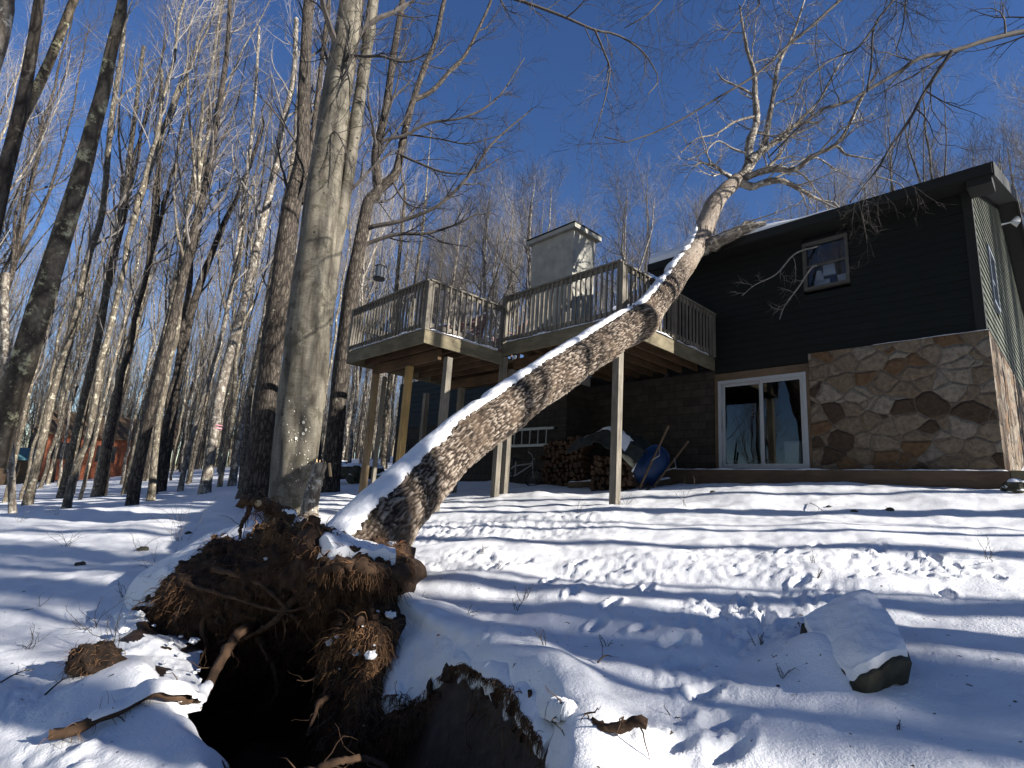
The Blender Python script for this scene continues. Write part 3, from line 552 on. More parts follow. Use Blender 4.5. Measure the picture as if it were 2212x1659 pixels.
slab_table('patio_table', 'snow topped table behind the upper deck railing right of the chimney', 'table', 6.1, -1.6, ZU, 1.5, 0.8, 0.95, MT['rail'], 0.14)
slab_table('side_bench', 'low snow covered bench behind the lower deck railing near its rear edge', 'bench', 9.4, -2.75, ZL, 1.3, 0.4, 0.45, MT['rail'], 0.08)
def slat_chair(u, v, z, rot, label):
    e = empty('patio_chair', W(u, v, z), label, 'chair', 'slatted chairs on the lower deck'); c, s = cos(rot), sin(rot)
    def T(a, b, h): return W(u + a * c - b * s, v + a * s + b * c, z + h)
    def bx(m, a0, a1, b0, b1, h0, h1, lean=0): m.box8([T(a0, b0, h0), T(a1, b0, h0), T(a1, b1, h0), T(a0, b1, h0), T(a0, b0 + lean, h1), T(a1, b0 + lean, h1), T(a1, b1 + lean, h1), T(a0, b1 + lean, h1)])
    m = MB(); bx(m, -.3, .3, -.28, .28, .38, .42); m.build('seat', MT['reddark'], e)
    m = MB(); [bx(m, -.34, .34, .28 + k * .02, .305 + k * .02, .5 + k * .115, .585 + k * .115, .015) for k in range(5)]; bx(m, -.3, -.26, .3, .33, .4, 1.05, .1); bx(m, .26, .3, .3, .33, .4, 1.05, .1); m.build('backrest', MT['reddark'], e)
    for a in (-.3, .26):
        for b_ in (-.28, .24): m = MB(); bx(m, a, a + .04, b_, b_ + .04, 0, .62 if b_ < 0 else .4); m.build('leg', MT['reddark'], e)
    for a in (-.36, .28): m = MB(); bx(m, a, a + .08, -.3, .3, .62, .645); m.build('armrest', MT['reddark'], e)
    m = MB(); snow_strip(m, T(-.34, .41, 1.062), T(.34, .41, 1.062), .07, .05, u, -.2); snow_strip(m, T(-.28, 0, .42), T(.28, 0, .42), .45, .1, u + 3, -.2); m.build('chair_snow', MT['snow'], e, True)
slat_chair(9.3, -4.3, ZL, 0.1, 'snowy brown slatted chair nearest the corner post of the lower deck')
slat_chair(8.95, -3.2, ZL, 0.4, 'snowy brown slatted chair behind the first, nearer the upper deck')
slat_chair(10.7, -4.4, ZL, -0.2, 'snowy brown slatted chair toward the left end of the lower deck')

# ------------------------------------------------------------------ branching
def unit(a): return a / (np.linalg.norm(a, axis=-1, keepdims=True) + 1e-12)
def grow(rg, PP, RR_, n, t0, t1, ang, L, nseg, up, wob, rf=0.5, shrink=0.5, rmin=0.002, bias=None):
    PP = np.asarray(PP, float); RR_ = np.asarray(RR_, float); M, K, _ = PP.shape
    t = (np.arange(n)[None, :] + rg.uniform(0, 1, (M, n))) / n; tt = t0 + (t1 - t0) * t
    x = tt * (K - 1); i = np.clip(x.astype(int), 0, K - 2); fr = (x - i)[..., None]; mi = np.arange(M)[:, None]
    p = PP[mi, i] * (1 - fr) + PP[mi, i + 1] * fr; T = unit(PP[mi, i + 1] - PP[mi, i]); r = RR_[mi, i] * (1 - fr[..., 0]) + RR_[mi, i + 1] * fr[..., 0]
    q = rg.normal(size=(M, n, 3)); q -= (q * T).sum(-1, keepdims=True) * T; q = unit(q)
    if bias is not None: q = unit(q + np.array(bias)); q = unit(q - (q * T).sum(-1, keepdims=True) * T)
    a = np.radians(ang) * rg.uniform(0.7, 1.3, (M, n, 1)); d = T * np.cos(a) + q * np.sin(a)
    Ln = L * (1 - shrink * t) * rg.uniform(0.6, 1.2, (M, n)); r0 = np.minimum(r * rf * rg.uniform(0.7, 1.1, (M, n)), 0.022 * Ln + 0.0015); r0 = np.maximum(r0, rmin)
    M2 = M * n; p = p.reshape(M2, 3); d = d.reshape(M2, 3); Ln = Ln.reshape(M2); r0 = r0.reshape(M2); path = [p]
    for k in range(nseg):
        d = unit(d + np.array([0, 0, up]) + rg.normal(size=d.shape) * wob); p = p + d * (Ln / nseg)[:, None]; path.append(p)
    path = np.stack(path, 1); rad = r0[:, None] * np.linspace(1, 0.25, nseg + 1)[None]
    return path, rad
def crown(rg, mb, TP, TR, start, nl, L, ang, dens=(8, 8), up=0.1, wob=0.12, sub=(2.2, 0.9), sides=(5, 3, 3), twig=0.0035, end=0.98, bias=None, lv3=True):
    a, ar = grow(rg, TP, TR, nl, start, end, ang, L, 7, up, wob, 0.5, 0.55, 0.01, bias); mb.tubes(a, ar, sides[0], uv=True)
    b, br_ = grow(rg, a, ar, dens[0], 0.2, 1.0, 38, sub[0], 5, up * 0.8, wob * 1.3, 0.6, 0.4, twig * 1.5); mb.tubes(b, br_, sides[1])
    if lv3:
        c, cr = grow(rg, b, br_, dens[1], 0.15, 1.0, 36, sub[1], 3, up * .6, wob * 1.5, 0.7, 0.4, twig); mb.tubes(c, cr, sides[2])
        return a, b, c
    return a, b, None

# ------------------------------------------------------------------ the fallen tree
ft = empty('fallen_tree', P(800, 1200, 5.6), 'big uprooted tree leaning onto the house roof with torn root plate in the snow', 'tree')
rg = np.random.RandomState(5)
TRK = [(722, 1248, 4.95, 168), (745, 1222, 5.12, 172), (770, 1196, 5.32, 172), (795, 1170, 5.5, 172), (845, 1112, 5.85, 150), (897, 1055, 6.3, 131), (1010, 948, 7.2, 112), (1140, 852, 8.2, 99), (1270, 765, 9.2, 87), (1345, 716, 9.85, 80), (1385, 693, 10.15, 72), (1418, 655, 10.7, 60), (1465, 590, 11.8, 55), (1505, 530, 13.2, 47), (1540, 448, 13.7, 40), (1560, 420, 13.95, 36), (1592, 388, 14.2, 32)]
pts = np.array([np.append(P(x, y, d), w_ * d / F / 2 * 0.93) for x, y, d, w_ in TRK]); NT = 900; S = spline(pts, NT); TP, TR = S[:, :3], S[:, 3]
TR[:90] *= 1 + 0.04 * (1 - np.linspace(0, 1, 90)) ** 2
sides = 132
T = unit(np.gradient(TP, axis=0)); UP = np.array([0, 0, 1.0]); Aup = unit(UP - T * (T @ UP)[:, None]); Bs = np.cross(T, Aup)
th = np.arange(sides) * 2 * pi / sides; Lc = np.concatenate([[0], np.cumsum(np.linalg.norm(np.diff(TP, axis=0), axis=1))])
ring = Aup[:, None] * np.cos(th)[None, :, None] + Bs[:, None] * np.sin(th)[None, :, None]
base = TP[:, None] + ring * TR[:, None, None]
lump = 0.055 * fbm(base * np.array([1, 1, 1]) * 1.6, 2) * TR[:, None] / 0.3
# furrowed bark: elongated cells along the trunk, cheap cellular noise in (arc, length)
def cells(u, v, per):
    iu, iv = np.floor(u).astype(int), np.floor(v).astype(int); d1 = np.full(u.shape, 9.0); d2 = d1.copy()
    for a in (-1, 0, 1):
        for b in (-1, 0, 1):
            cu, cv = iu + a, iv + b; h = _perm[_perm[(cu % per) & 255] + (cv & 255)]; px = cu + 0.5 + 0.42 * _g[h][..., 0]; py = cv + 0.5 + 0.42 * _g[h][..., 1]
            d = np.hypot(u - px, v - py); m_ = d < d1; d2 = np.where(m_, d1, np.minimum(d2, d)); d1 = np.where(m_, d, d1)
    return d2 - d1
per = 66; uu = (th / (2 * pi) * per)[None] + 0 * TR[:, None]; vv = (Lc * 6.2)[:, None] + 0.0 * uu
wq = np.stack([np.cos(th)[None] * 2.2 + 0 * TR[:, None], np.sin(th)[None] * 2.2 + 0 * TR[:, None], (Lc * 2.2)[:, None] + 0 * uu], -1)
uu2 = uu + 1.3 * pn(wq * 1.5) + .4 * pn(wq * 5.1) + vv * 0.25; vv2 = vv + 1.2 * pn(wq * 1.7 + 7) + .5 * pn(wq * 6 + 2)
cell = sstep(0.04, 0.5, cells(uu2, vv2, per)); lr = sstep(0.02, 0.3, cells(uu2 * .5 + 3, (Lc * 1.5)[:, None] + 0 * uu + .7 * pn(wq * 1.1 + 17), per // 2)); cell = cell * (.35 + .65 * lr) ; fade = sstep(0, 1, (11.0 - Lc[:, None]) / 2.5) * 0.85 + 0.15; cell = 0.9 - (0.9 - cell) * fade - (1 - fade) * 0.75 * sstep(.15, .45, pn(wq * 2.2 + 40))
base = base + ring * (lump + (cell - 0.6) * 0.024 * fade + 0.006 * fbm(wq * 9, 2) - 0.0)[..., None]
# swelling at the bend
kn = np.exp(-((Lc - Lc[np.argmin(np.abs(TP[:, 0] - P(1380, 697, 10.1)[0]))]) / 0.16) ** 2); base += ring * (0.05 * kn)[:, None, None]
tm = MB(); Gc = base; idx = np.arange(NT * sides).reshape(NT, sides); nx = np.roll(idx, -1, 1)
Fc = np.stack([idx[:-1], nx[:-1], nx[1:], idx[1:]], -1).reshape(-1, 4); u_ = np.arange(sides + 1) / sides * 2 * pi * 0.33
U = np.zeros((NT - 1, sides, 4, 2)); U[..., 0, 0] = u_[:-1]; U[..., 1, 0] = u_[1:]; U[..., 2, 0] = u_[1:]; U[..., 3, 0] = u_[:-1]; U[..., 0, 1] = U[..., 1, 1] = Lc[:-1, None]; U[..., 2, 1] = U[..., 3, 1] = Lc[1:, None]
tm.add(Gc.reshape(-1, 3), Fc, U.reshape(-1, 4, 2), cell.ravel())
def m_fallen():
    m, nt, b = mat('furrowed_bark', 0.9); c = coords(nt); at = nd(nt, 'ShaderNodeAttribute', attribute_name='plate'); g = noise(nt, c, 26, 5, 0.7); g2 = noise(nt, c, 2.2, 4, .6)
    cf = nd(nt, 'ShaderNodeMath', {0: at.outputs['Fac'], 1: ramp(nt, g, [(0.25, (0.35,) * 3), (0.75, (1.1,) * 3)])}, operation='MULTIPLY')
    col = ramp(nt, cf.outputs[0], [(0.05, (0.014, 0.010, 0.007)), (0.36, (0.11, 0.083, 0.062)), (0.85, (0.32, 0.278, 0.23))])
    col = mix(nt, ramp(nt, g2, [(0.5, (0, 0, 0)), (0.72, (0.65,) * 3)]), col, (0.13, 0.09, 0.06)); ly = noise(nt, c, 4.5, 5, 0.7)
    col = mix(nt, ramp(nt, ly, [(0.64, (0, 0, 0)), (0.72, (0.6,) * 3)]), col, (0.40, 0.39, 0.17)); nt.links.new(col, b.inputs['Base Color']); bump(nt, b, g, 0.6, 0.012); return m
MT['furrow'] = m_fallen(); tm.add(np.vstack([Gc[0], TP[0]]), [[j, (j + 1) % sides, sides] for j in range(sides)], None, np.zeros(sides + 1)); tm.build('trunk', MT['furrow'], ft, True, 'plate')
# snow lying along the upper side of the trunk
NS = 420; ii = np.linspace(6, NT - 130, NS).astype(int); K_ = 25; G = np.zeros((NS, K_, 3)); edge = 0.16 * pn(np.stack([Lc[ii] * 3.0, 0 * Lc[ii] + 3, 0 * Lc[ii]], -1)); edge2 = 0.2 * pn(np.stack([Lc[ii] * 3.0, 0 * Lc[ii] + 33, 0 * Lc[ii]], -1))
gapf = sstep(-0.45, -0.15, pn(np.stack([Lc[ii] * 1.7, 0 * Lc[ii] + 3, 0 * Lc[ii]], -1)) - 0.3 * sstep(6.5, 10, Lc[ii]))
jag = 0.16 * pn(np.stack([Lc[ii] * 9, 0 * Lc[ii] + 8, 0 * Lc[ii]], -1)) + 0.2 * pn(np.stack([Lc[ii] * 37, 0 * Lc[ii] + 18, 0 * Lc[ii]], -1))
for j in range(K_):
    s = j / (K_ - 1) * 2 - 1; wdt = (0.38 - .16 * sstep(5, 9, Lc[ii]) + edge + jag) if s > 0 else (0.9 + edge2); ang = s * wdt - 0.02
    prof = np.clip(1 - abs(s) ** 2.6, 0, 1) ** 0.5; hgt = (0.036 + 0.026 * pn(np.stack([Lc[ii] * 2.3, 0 * Lc[ii] + 60, 0 * Lc[ii]], -1)) + 0.012 * pn(np.stack([Lc[ii] * 13, 0 * Lc[ii] + j * .4, 0 * Lc[ii]], -1))) * prof * gapf - 0.02 * (1 - gapf) - 0.012 * (1 - prof)
    dirn = Aup[ii] * np.cos(ang)[:, None] + Bs[ii] * np.sin(ang)[:, None]; G[:, j] = TP[ii] + dirn * (TR[ii] * (1.0 + 0.02 * prof) + hgt + 0.012)[:, None]
sm = MB(); sm.grid(G); SNOWSIDE = G; sm.build('trunk_snow', MT['snow'], ft, True)
# limbs of its crown
def pxpath(pl, d0, d1, n=14):
    k = len(pl); return spline([P(x, y, d0 + (d1 - d0) * i / (k - 1)) for i, (x, y) in enumerate(pl)], n)
LIMBS = [([(1597, 385), (1618, 359), (1618, 312), (1634, 265), (1631, 208), (1629, 156), (1613, 104), (1597, 10)], 14.2, 15.5, 22, 3),
         ([(1605, 378), (1626, 350), (1649, 318), (1657, 281), (1670, 208), (1681, 140), (1712, 78), (1738, 0)], 14.2, 15.8, 18, 3),
         ([(1618, 350), (1640, 330), (1660, 317), (1691, 291), (1722, 268), (1769, 264)], 14.3, 14.6, 18, 4),
         ([(1686, 302), (1732, 255), (1769, 218), (1800, 160), (1830, 110)], 14.4, 15.0, 9, 2),
         ([(1603, 388), (1634, 374), (1675, 364), (1717, 367), (1753, 338), (1811, 307), (1856, 224), (1893, 156)], 14.2, 12.8, 16, 3),
         ([(1790, 318), (1811, 318), (1826, 333), (1860, 340), (1894, 346)], 13.5, 13.2, 7, 2),
         ([(1595, 390), (1612, 400), (1629, 403), (1649, 395), (1686, 390), (1727, 408), (1764, 430), (1800, 437)], 14.2, 13.6, 19, 4),
         ([(1592, 390), (1575, 380), (1561, 372), (1545, 359), (1514, 352), (1499, 361)], 14.2, 14.0, 10, 3),
         ([(1497, 548), (1530, 545), (1570, 527), (1610, 506), (1655, 497)], 13.25, 13.6, 38, 14),
         ([(1610, 504), (1603, 492), (1612, 480), (1640, 488), (1668, 492)], 13.4, 13.5, 9, 3),
         ([(1634, 374), (1650, 372), (1668, 352), (1690, 330)], 14.2, 14.3, 12, 4),
         ([(1800, 437), (1815, 460), (1786, 500), (1771, 531), (1768, 561), (1780, 578), (1800, 584)], 13.2, 11.9, 6, 2),
         ([(1768, 572), (1752, 580), (1728, 616), (1711, 639), (1694, 663), (1684, 690)], 12.0, 11.8, 4, 1.5),
         ([(1771, 531), (1718, 548), (1677, 592), (1630, 616), (1603, 639)], 12.1, 11.9, 4, 1.5),
         ([(1764, 430), (1830, 455), (1880, 420), (1909, 452), (1902, 473), (1881, 488), (1861, 480)], 13.2, 11.7, 5, 2),
         ([(1902, 440), (1935, 450), (1941, 470), (1925, 486), (1902, 488)], 11.9, 11.6, 4, 2),
         ([(1890, 380), (1946, 400), (1966, 439), (1970, 459), (1987, 476)], 12.4, 11.6, 4, 2),
         ([(1640, 250), (1590, 262), (1545, 290), (1505, 300), (1470, 330)], 14.8, 14.2, 7, 2), ([(1632, 208), (1600, 190), (1560, 170), (1546, 145)], 15, 15, 7, 2),
         ([(1625, 335), (1585, 322), (1550, 305), (1520, 330), (1485, 345)], 14.5, 14.1, 6, 2)]
for k, (pl, d0, d1, w0, w1) in enumerate(LIMBS):
    q = pxpath(pl, d0, d1, 22) if k != 8 else spline([onv(1495, 545, -.85), onv(1530, 532, -.78), onv(1570, 512, -.66), onv(1610, 495, -.52), onv(1655, 486, -.35)], 22); r = np.linspace(w0, w1, 22) * np.linspace(d0, d1, 22) / F / 2; m = MB(); m.tubes(q, r * (1 + 0.08 * rg.normal(size=22)), 10 if w0 > 15 else 6, uv=True)
    n1 = 9 if w0 > 8 else 5; a, ar = grow(rg, q[None], r[None], n1 if k != 8 else 3, 0.25, 1.0, 42, 1.6 if w0 > 8 else 0.55, 6, 0.02, 0.2, 0.55, 0.4, 0.005); 
    b, b2 = grow(rg, a, ar, 6, 0.2, 1, 38, 0.75 if w0 > 8 else 0.3, 4, 0.0, 0.22, 0.7, 0.4, 0.0035)
    if w0 > 8 and k != 8: c, c2 = grow(rg, b, b2, 4, 0.2, 1, 36, 0.35, 3, 0.0, 0.22, 0.8, 0.3, 0.0025); m.tubes(c, c2, 3)
    if k != 8: m.tubes(a, ar, 4); m.tubes(b, b2, 3)
    m.build('branch', MT['birch'] if w0 > 6 else MT['twigpale'], ft, True)

# root plate: torn soil held by roots; rows run from the crest down into the hole
SOIL = [[(262, 1372, 5.7), (330, 1262, 5.9), (400, 1206, 6.0), (480, 1168, 6.0), (540, 1160, 6.1), (600, 1150, 6.1), (670, 1168, 6.1), (740, 1185, 6.0), (815, 1195, 5.9), (866, 1205, 5.8)],
        [(285, 1372, 5.2), (345, 1290, 5.2), (400, 1235, 5.2), (470, 1200, 5.2), (540, 1196, 5.1), (610, 1162, 4.9), (675, 1166, 4.5), (740, 1184, 4.4), (805, 1197, 4.42), (868, 1208, 4.7)],
        [(310, 1375, 5.0), (372, 1312, 4.95), (425, 1275, 4.9), (490, 1255, 4.85), (560, 1248, 4.75), (630, 1230, 4.6), (690, 1226, 4.36), (750, 1228, 4.28), (810, 1236, 4.3), (874, 1245, 4.55)],
        [(335, 1385, 4.95), (400, 1350, 4.9), (455, 1335, 4.85), (520, 1325, 4.8), (585, 1320, 4.8), (645, 1310, 4.7), (700, 1290, 4.5), (755, 1285, 4.45), (800, 1278, 4.42), (850, 1275, 4.55)],
        [(370, 1405, 5.1), (425, 1395, 5.1), (480, 1395, 5.1), (540, 1395, 5.15), (600, 1395, 5.1), (655, 1385, 5.0), (705, 1370, 4.9), (750, 1350, 4.8), (785, 1320, 4.8), (815, 1300, 4.95)],
        [(410, 1450, 5.5), (460, 1460, 5.5), (515, 1470, 5.6), (570, 1475, 5.7), (625, 1475, 5.7), (680, 1465, 5.7), (725, 1440, 5.6), (765, 1400, 5.5), (795, 1360, 5.5), (812, 1330, 5.5)],
        [(430, 1560, 5.6), (480, 1580, 5.7), (530, 1590, 5.8), (585, 1600, 5.9), (640, 1600, 5.9), (695, 1590, 5.9), (745, 1560, 5.8), (790, 1500, 5.7), (815, 1440, 5.6), (835, 1380, 5.6)]]
G = loft(SOIL, 150, 110); n_ = gnorm(G); G = G + n_ * (0.19 * fbm(G * 2.6, 2) + 0.11 * fbm(G * 8, 3) + .025 * fbm(G * 25, 2))[..., None]
off = np.broadcast_to(np.array([0.06, 0.3, -0.05]), G.shape); rp = MB(); rp.slab(G, off); rpo = rp.build('root_plate', MT['soil'], ft, True); SG, SNn = G, n_
# right hand lip: raised turf with snow on top and torn roots under it
LIP = [[(770, 1290, 5.2), (900, 1292, 4.9), (1010, 1330, 4.5), (1130, 1372, 4.05), (1225, 1440, 3.6), (1290, 1530, 3.1), (1330, 1690, 2.55)],
       [(786, 1279, 4.9), (859, 1287, 4.6), (929, 1325, 4.25), (1006, 1358, 3.95), (1095, 1392, 3.6), (1175, 1452, 3.2), (1246, 1560, 2.75)],
       [(810, 1340, 4.55), (870, 1350, 4.35), (940, 1375, 4.05), (1010, 1400, 3.75), (1085, 1425, 3.4), (1155, 1470, 3.1), (1225, 1580, 2.68)],
       [(808, 1410, 4.25), (850, 1440, 4.0), (915, 1440, 3.85), (990, 1428, 3.65), (1060, 1450, 3.3), (1120, 1495, 3.05), (1200, 1600, 2.62)],
       [(798, 1470, 4.05), (842, 1522, 3.75), (915, 1500, 3.72), (990, 1442, 3.62), (1058, 1466, 3.27), (1108, 1510, 3.02), (1182, 1625, 2.6)]]
GS = loft(LIP, 130, 60); ns = gnorm(GS); rowf = np.linspace(0, 1, 60)[:, None]; puff = 0.045 * fbm(GS * 3.0, 3) + 0.012 * fbm(GS * 20, 2) * sstep(.3, .8, rowf)
GS2 = GS + ns * (puff + 0.03)[..., None]; jagc = 0.09 * pn(np.stack([np.linspace(0, 13, 130), 0 * np.linspace(0, 1, 130), 0 * np.linspace(0, 1, 130) + 5], -1)) + .018 * pn(np.stack([np.linspace(0, 45, 130), 0 * np.linspace(0, 1, 130), 0 * np.linspace(0, 1, 130) + 5], -1)); GS2[-12:] += np.array([0, 0, 1.0]) * (np.linspace(0, 1, 12)[:, None] * jagc[None])[..., None]
off = np.zeros_like(GS2); thk = 0.10 * np.ones((60, 130)); off[..., 2] = -thk; off += -ns * 0.03
lp = MB(); lp.slab(GS2, off); lp.build('lip_snow', MT['snow'], ft, True)
LIPS = [[(x, y + 8, d + .02) for x, y, d in LIP[1]], [(x, y + 4, d + 0.06) for x, y, d in LIP[3]], [(x, y - 6, d + 0.05) for x, y, d in LIP[4]],
        [(795, 1520, 3.95), (850, 1570, 3.68), (925, 1555, 3.64), (995, 1510, 3.52), (1065, 1525, 3.2), (1125, 1565, 2.96), (1200, 1650, 2.6)],
        [(785, 1590, 4.1), (850, 1625, 3.85), (930, 1620, 3.8), (1000, 1590, 3.7), (1080, 1600, 3.4), (1150, 1640, 3.1), (1222, 1720, 2.7)],
        [(780, 1700, 4.7), (850, 1730, 4.5), (930, 1740, 4.4), (1010, 1740, 4.2), (1090, 1740, 3.9), (1160, 1760, 3.4), (1230, 1800, 2.9)]]
GL = loft(LIPS, 120, 60); nl = gnorm(GL); GL = GL + nl * (0.05 * fbm(GL * 5, 3) + .02 * fbm(GL * 21, 2) + sstep(.25, .6, np.linspace(0, 1, 60))[:, None] * (.16 * fbm(GL * 3.5 + 8, 3) + .04))[..., None]
lq = MB(); lq.slab(GL, np.broadcast_to(np.array([0.18, 0.22, -0.02]), GL.shape)); lq.build('torn_turf', MT['soil'], ft, True)
# soil flank joining the plate to the lip
FL = [[(842, 1258, 4.5), (790, 1270, 4.45), (745, 1280, 4.45)], [(826, 1330, 4.3), (785, 1340, 4.2), (735, 1350, 4.4)], [(832, 1400, 4.1), (785, 1400, 4.0), (728, 1410, 4.3)], [(818, 1470, 3.9), (765, 1475, 3.8), (708, 1480, 4.15)], [(822, 1550, 3.75), (760, 1560, 3.7), (700, 1570, 4.05)], [(830, 1650, 3.8), (760, 1670, 3.75), (690, 1680, 4.1)]]
GF = loft(FL, 50, 70); nf = gnorm(GF); GF = GF + nf * (0.20 * fbm(GF * 2.4 + 3, 2) + 0.07 * fbm(GF * 6, 3) + .02 * fbm(GF * 25, 2))[..., None]; fq = MB(); fq.slab(GF, np.broadcast_to(np.array([0.12, 0.3, 0.0]), GF.shape)); fq.build('torn_turf', MT['soil'], ft, True)
# snow on the crest and on the left flank
CS = [[(225, 1372, 6.5), (300, 1262, 6.7), (390, 1200, 6.8), (470, 1160, 6.9), (540, 1150, 6.9), (610, 1152, 6.9), (690, 1170, 6.8), (770, 1190, 6.6), (840, 1215, 6.4)],
      [(238, 1338, 6.0), (296, 1248, 6.15), (375, 1200, 6.25), (440, 1168, 6.3), (500, 1142, 6.3), (550, 1134, 6.3), (612, 1152, 6.25), (690, 1150, 6.15), (770, 1170, 6.05), (840, 1192, 5.9)],
      [(248, 1345, 5.6), (305, 1262, 5.65), (375, 1215, 5.7), (440, 1192, 5.7), (500, 1170, 5.7), (545, 1160, 5.7), (600, 1168, 5.7), (690, 1140, 4.9), (770, 1170, 4.85), (850, 1192, 4.85)],
      [(268, 1365, 5.35), (330, 1290, 5.35), (392, 1232, 5.4), (452, 1212, 5.4), (510, 1196, 5.4), (560, 1190, 5.4), (615, 1180, 5.4), (690, 1172, 4.42), (765, 1196, 4.32), (855, 1203, 4.42)]]
GCc = loft(CS, 140, 44); nc = gnorm(GCc); GCc = GCc + np.array([0, 0, 1.0]) * (0.05 * fbm(GCc * 3.5, 2) + .012 * fbm(GCc * 18, 2) + .02)[..., None]
jj = 0.12 * pn(np.stack([np.linspace(0, 26, 140), 0 * np.linspace(0, 1, 140), 0 * np.linspace(0, 1, 140) + 2], -1)); GCc[-10:] += np.array([0, 0, 1.0]) * (np.linspace(0, 1, 10)[:, None] * (jj + .02)[None])[..., None]
o_ = np.zeros_like(GCc); o_[..., 2] = -0.16; cs = MB(); cs.slab(GCc, o_); cs.build('crest_snow', MT['snow'], ft, True)
LFk_old = [[(236, 1345, 5.5), (262, 1318, 5.45), (300, 1325, 5.25), (335, 1352, 5.1), (375, 1372, 5.1), (420, 1380, 5.2)],
       [(238, 1392, 5.1), (275, 1385, 5.0), (320, 1392, 4.85), (362, 1402, 4.85), (400, 1412, 4.95), (432, 1412, 5.1)],
       [(215, 1440, 4.75), (262, 1445, 4.6), (310, 1448, 4.5), (355, 1448, 4.5), (395, 1446, 4.65), (436, 1436, 4.85)],
       [(190, 1495, 4.35), (245, 1505, 4.2), (300, 1502, 4.1), (350, 1490, 4.1), (400, 1475, 4.25), (445, 1455, 4.5)],
       [(150, 1560, 3.9), (220, 1570, 3.75), (290, 1560, 3.7), (350, 1535, 3.75), (410, 1508, 3.9), (450, 1480, 4.2)]]
LFk = [[(236, 1345, 5.3), (262, 1318, 5.3), (300, 1325, 5.1), (335, 1352, 5.0), (375, 1372, 4.95), (420, 1380, 5.0)],
       [(225, 1392, 4.6), (275, 1385, 4.5), (320, 1392, 4.45), (362, 1402, 4.45), (400, 1412, 4.5), (432, 1408, 4.65)],
       [(205, 1440, 4.1), (262, 1445, 3.98), (310, 1448, 3.95), (355, 1448, 3.98), (395, 1446, 4.05), (428, 1450, 4.2)],
       [(180, 1495, 3.7), (245, 1505, 3.55), (300, 1502, 3.52), (350, 1490, 3.6), (398, 1482, 3.7), (436, 1480, 3.85)],
       [(150, 1560, 3.35), (220, 1570, 3.2), (290, 1560, 3.2), (350, 1540, 3.3), (405, 1525, 3.42), (440, 1520, 3.55)]]
GLf = loft(LFk, 80, 70); nf2 = gnorm(GLf); GLf = GLf + nf2 * ((0.07 * fbm(GLf * 3.0, 2) + .016 * fbm(GLf * 13, 3)) * sstep(1.0, .75, np.linspace(0, 1, 80))[None, :] if False else (0.07 * fbm(GLf * 3.0, 2) + .016 * fbm(GLf * 13, 3)) * (1 - sstep(.75, 1.0, np.linspace(0, 1, 80)))[None, :])[..., None]
so2 = sstep(0.10, 0.2, fbm(GLf * 2.3 + 4.2, 3)) * .9; lfm = MB(); lfm.grid(GLf, a=so2.ravel()); lfm.slab(GLf + nf2 * -0.015, np.broadcast_to(np.array([-0.015, 0.02, -0.035]), GLf.shape)); lfm.build('flank_snow', MT['ground'], ft, True, 'soil')
# big roots
ROOTS = [([(560, 1345, 4.9), (503, 1385, 4.4), (437, 1454, 3.85), (387, 1489, 3.6), (321, 1516, 3.6), (232, 1559, 3.3), (166, 1590, 3.12), (105, 1598, 3.0)], 17, 22, 'root'),
         ([(1180, 1548, 2.75), (1232, 1556, 2.58), (1280, 1568, 2.48), (1335, 1572, 2.42), (1375, 1560, 2.40), (1398, 1566, 2.38)], 16, 22, 'root'),
         ([(690, 1235, 4.3), (740, 1222, 4.22), (800, 1232, 4.2), (850, 1240, 4.35), (876, 1230, 4.5)], 34, 30, 'root'), ([(870, 1250, 4.6), (855, 1285, 4.5), (862, 1310, 4.5)], 12, 4, 'root'),
         ([(690, 1200, 5.2), (660, 1160, 5.2), (625, 1120, 5.2), (585, 1095, 5.2), (545, 1082, 5.2), (520, 1086, 5.2)], 44, 20, 'root'), ([(540, 1085, 5.2), (535, 1110, 5.15), (522, 1135, 5.1), (518, 1165, 5.1)], 12, 5, 'root'),
         ([(805, 1275, 5.0), (812, 1320, 4.85), (800, 1390, 4.7), (805, 1440, 4.5)], 7, 2.5, 'root'), ([(1145, 1490, 2.95), (1142, 1560, 2.9), (1130, 1620, 2.85), (1122, 1690, 2.8)], 9, 5, 'root'),
         ([(1000, 1450, 3.55), (1005, 1500, 3.5), (990, 1560, 3.45), (985, 1660, 3.4)], 5, 2, 'root'), ([(560, 1380, 4.9), (590, 1440, 4.8), (600, 1500, 4.75)], 16, 5, 'root'), ([(700, 1350, 4.9), (770, 1400, 4.7), (700, 1450, 4.5)], 9, 3, 'root'),
         ([(400, 1260, 4.9), (500, 1290, 4.7), (610, 1320, 4.6), (700, 1300, 4.6)], 8, 5, 'root'), ([(460, 1230, 4.9), (560, 1260, 4.7), (640, 1340, 4.6), (700, 1420, 4.7)], 12, 6, 'root'), ([(620, 1700, 2.9), (700, 1655, 2.9), (790, 1640, 3.0), (860, 1680, 3.0)], 20, 10, 'root'),
         ([(640, 1290, 4.7), (590, 1345, 4.6), (530, 1380, 4.7)], 18, 8, 'root')]
RP = []
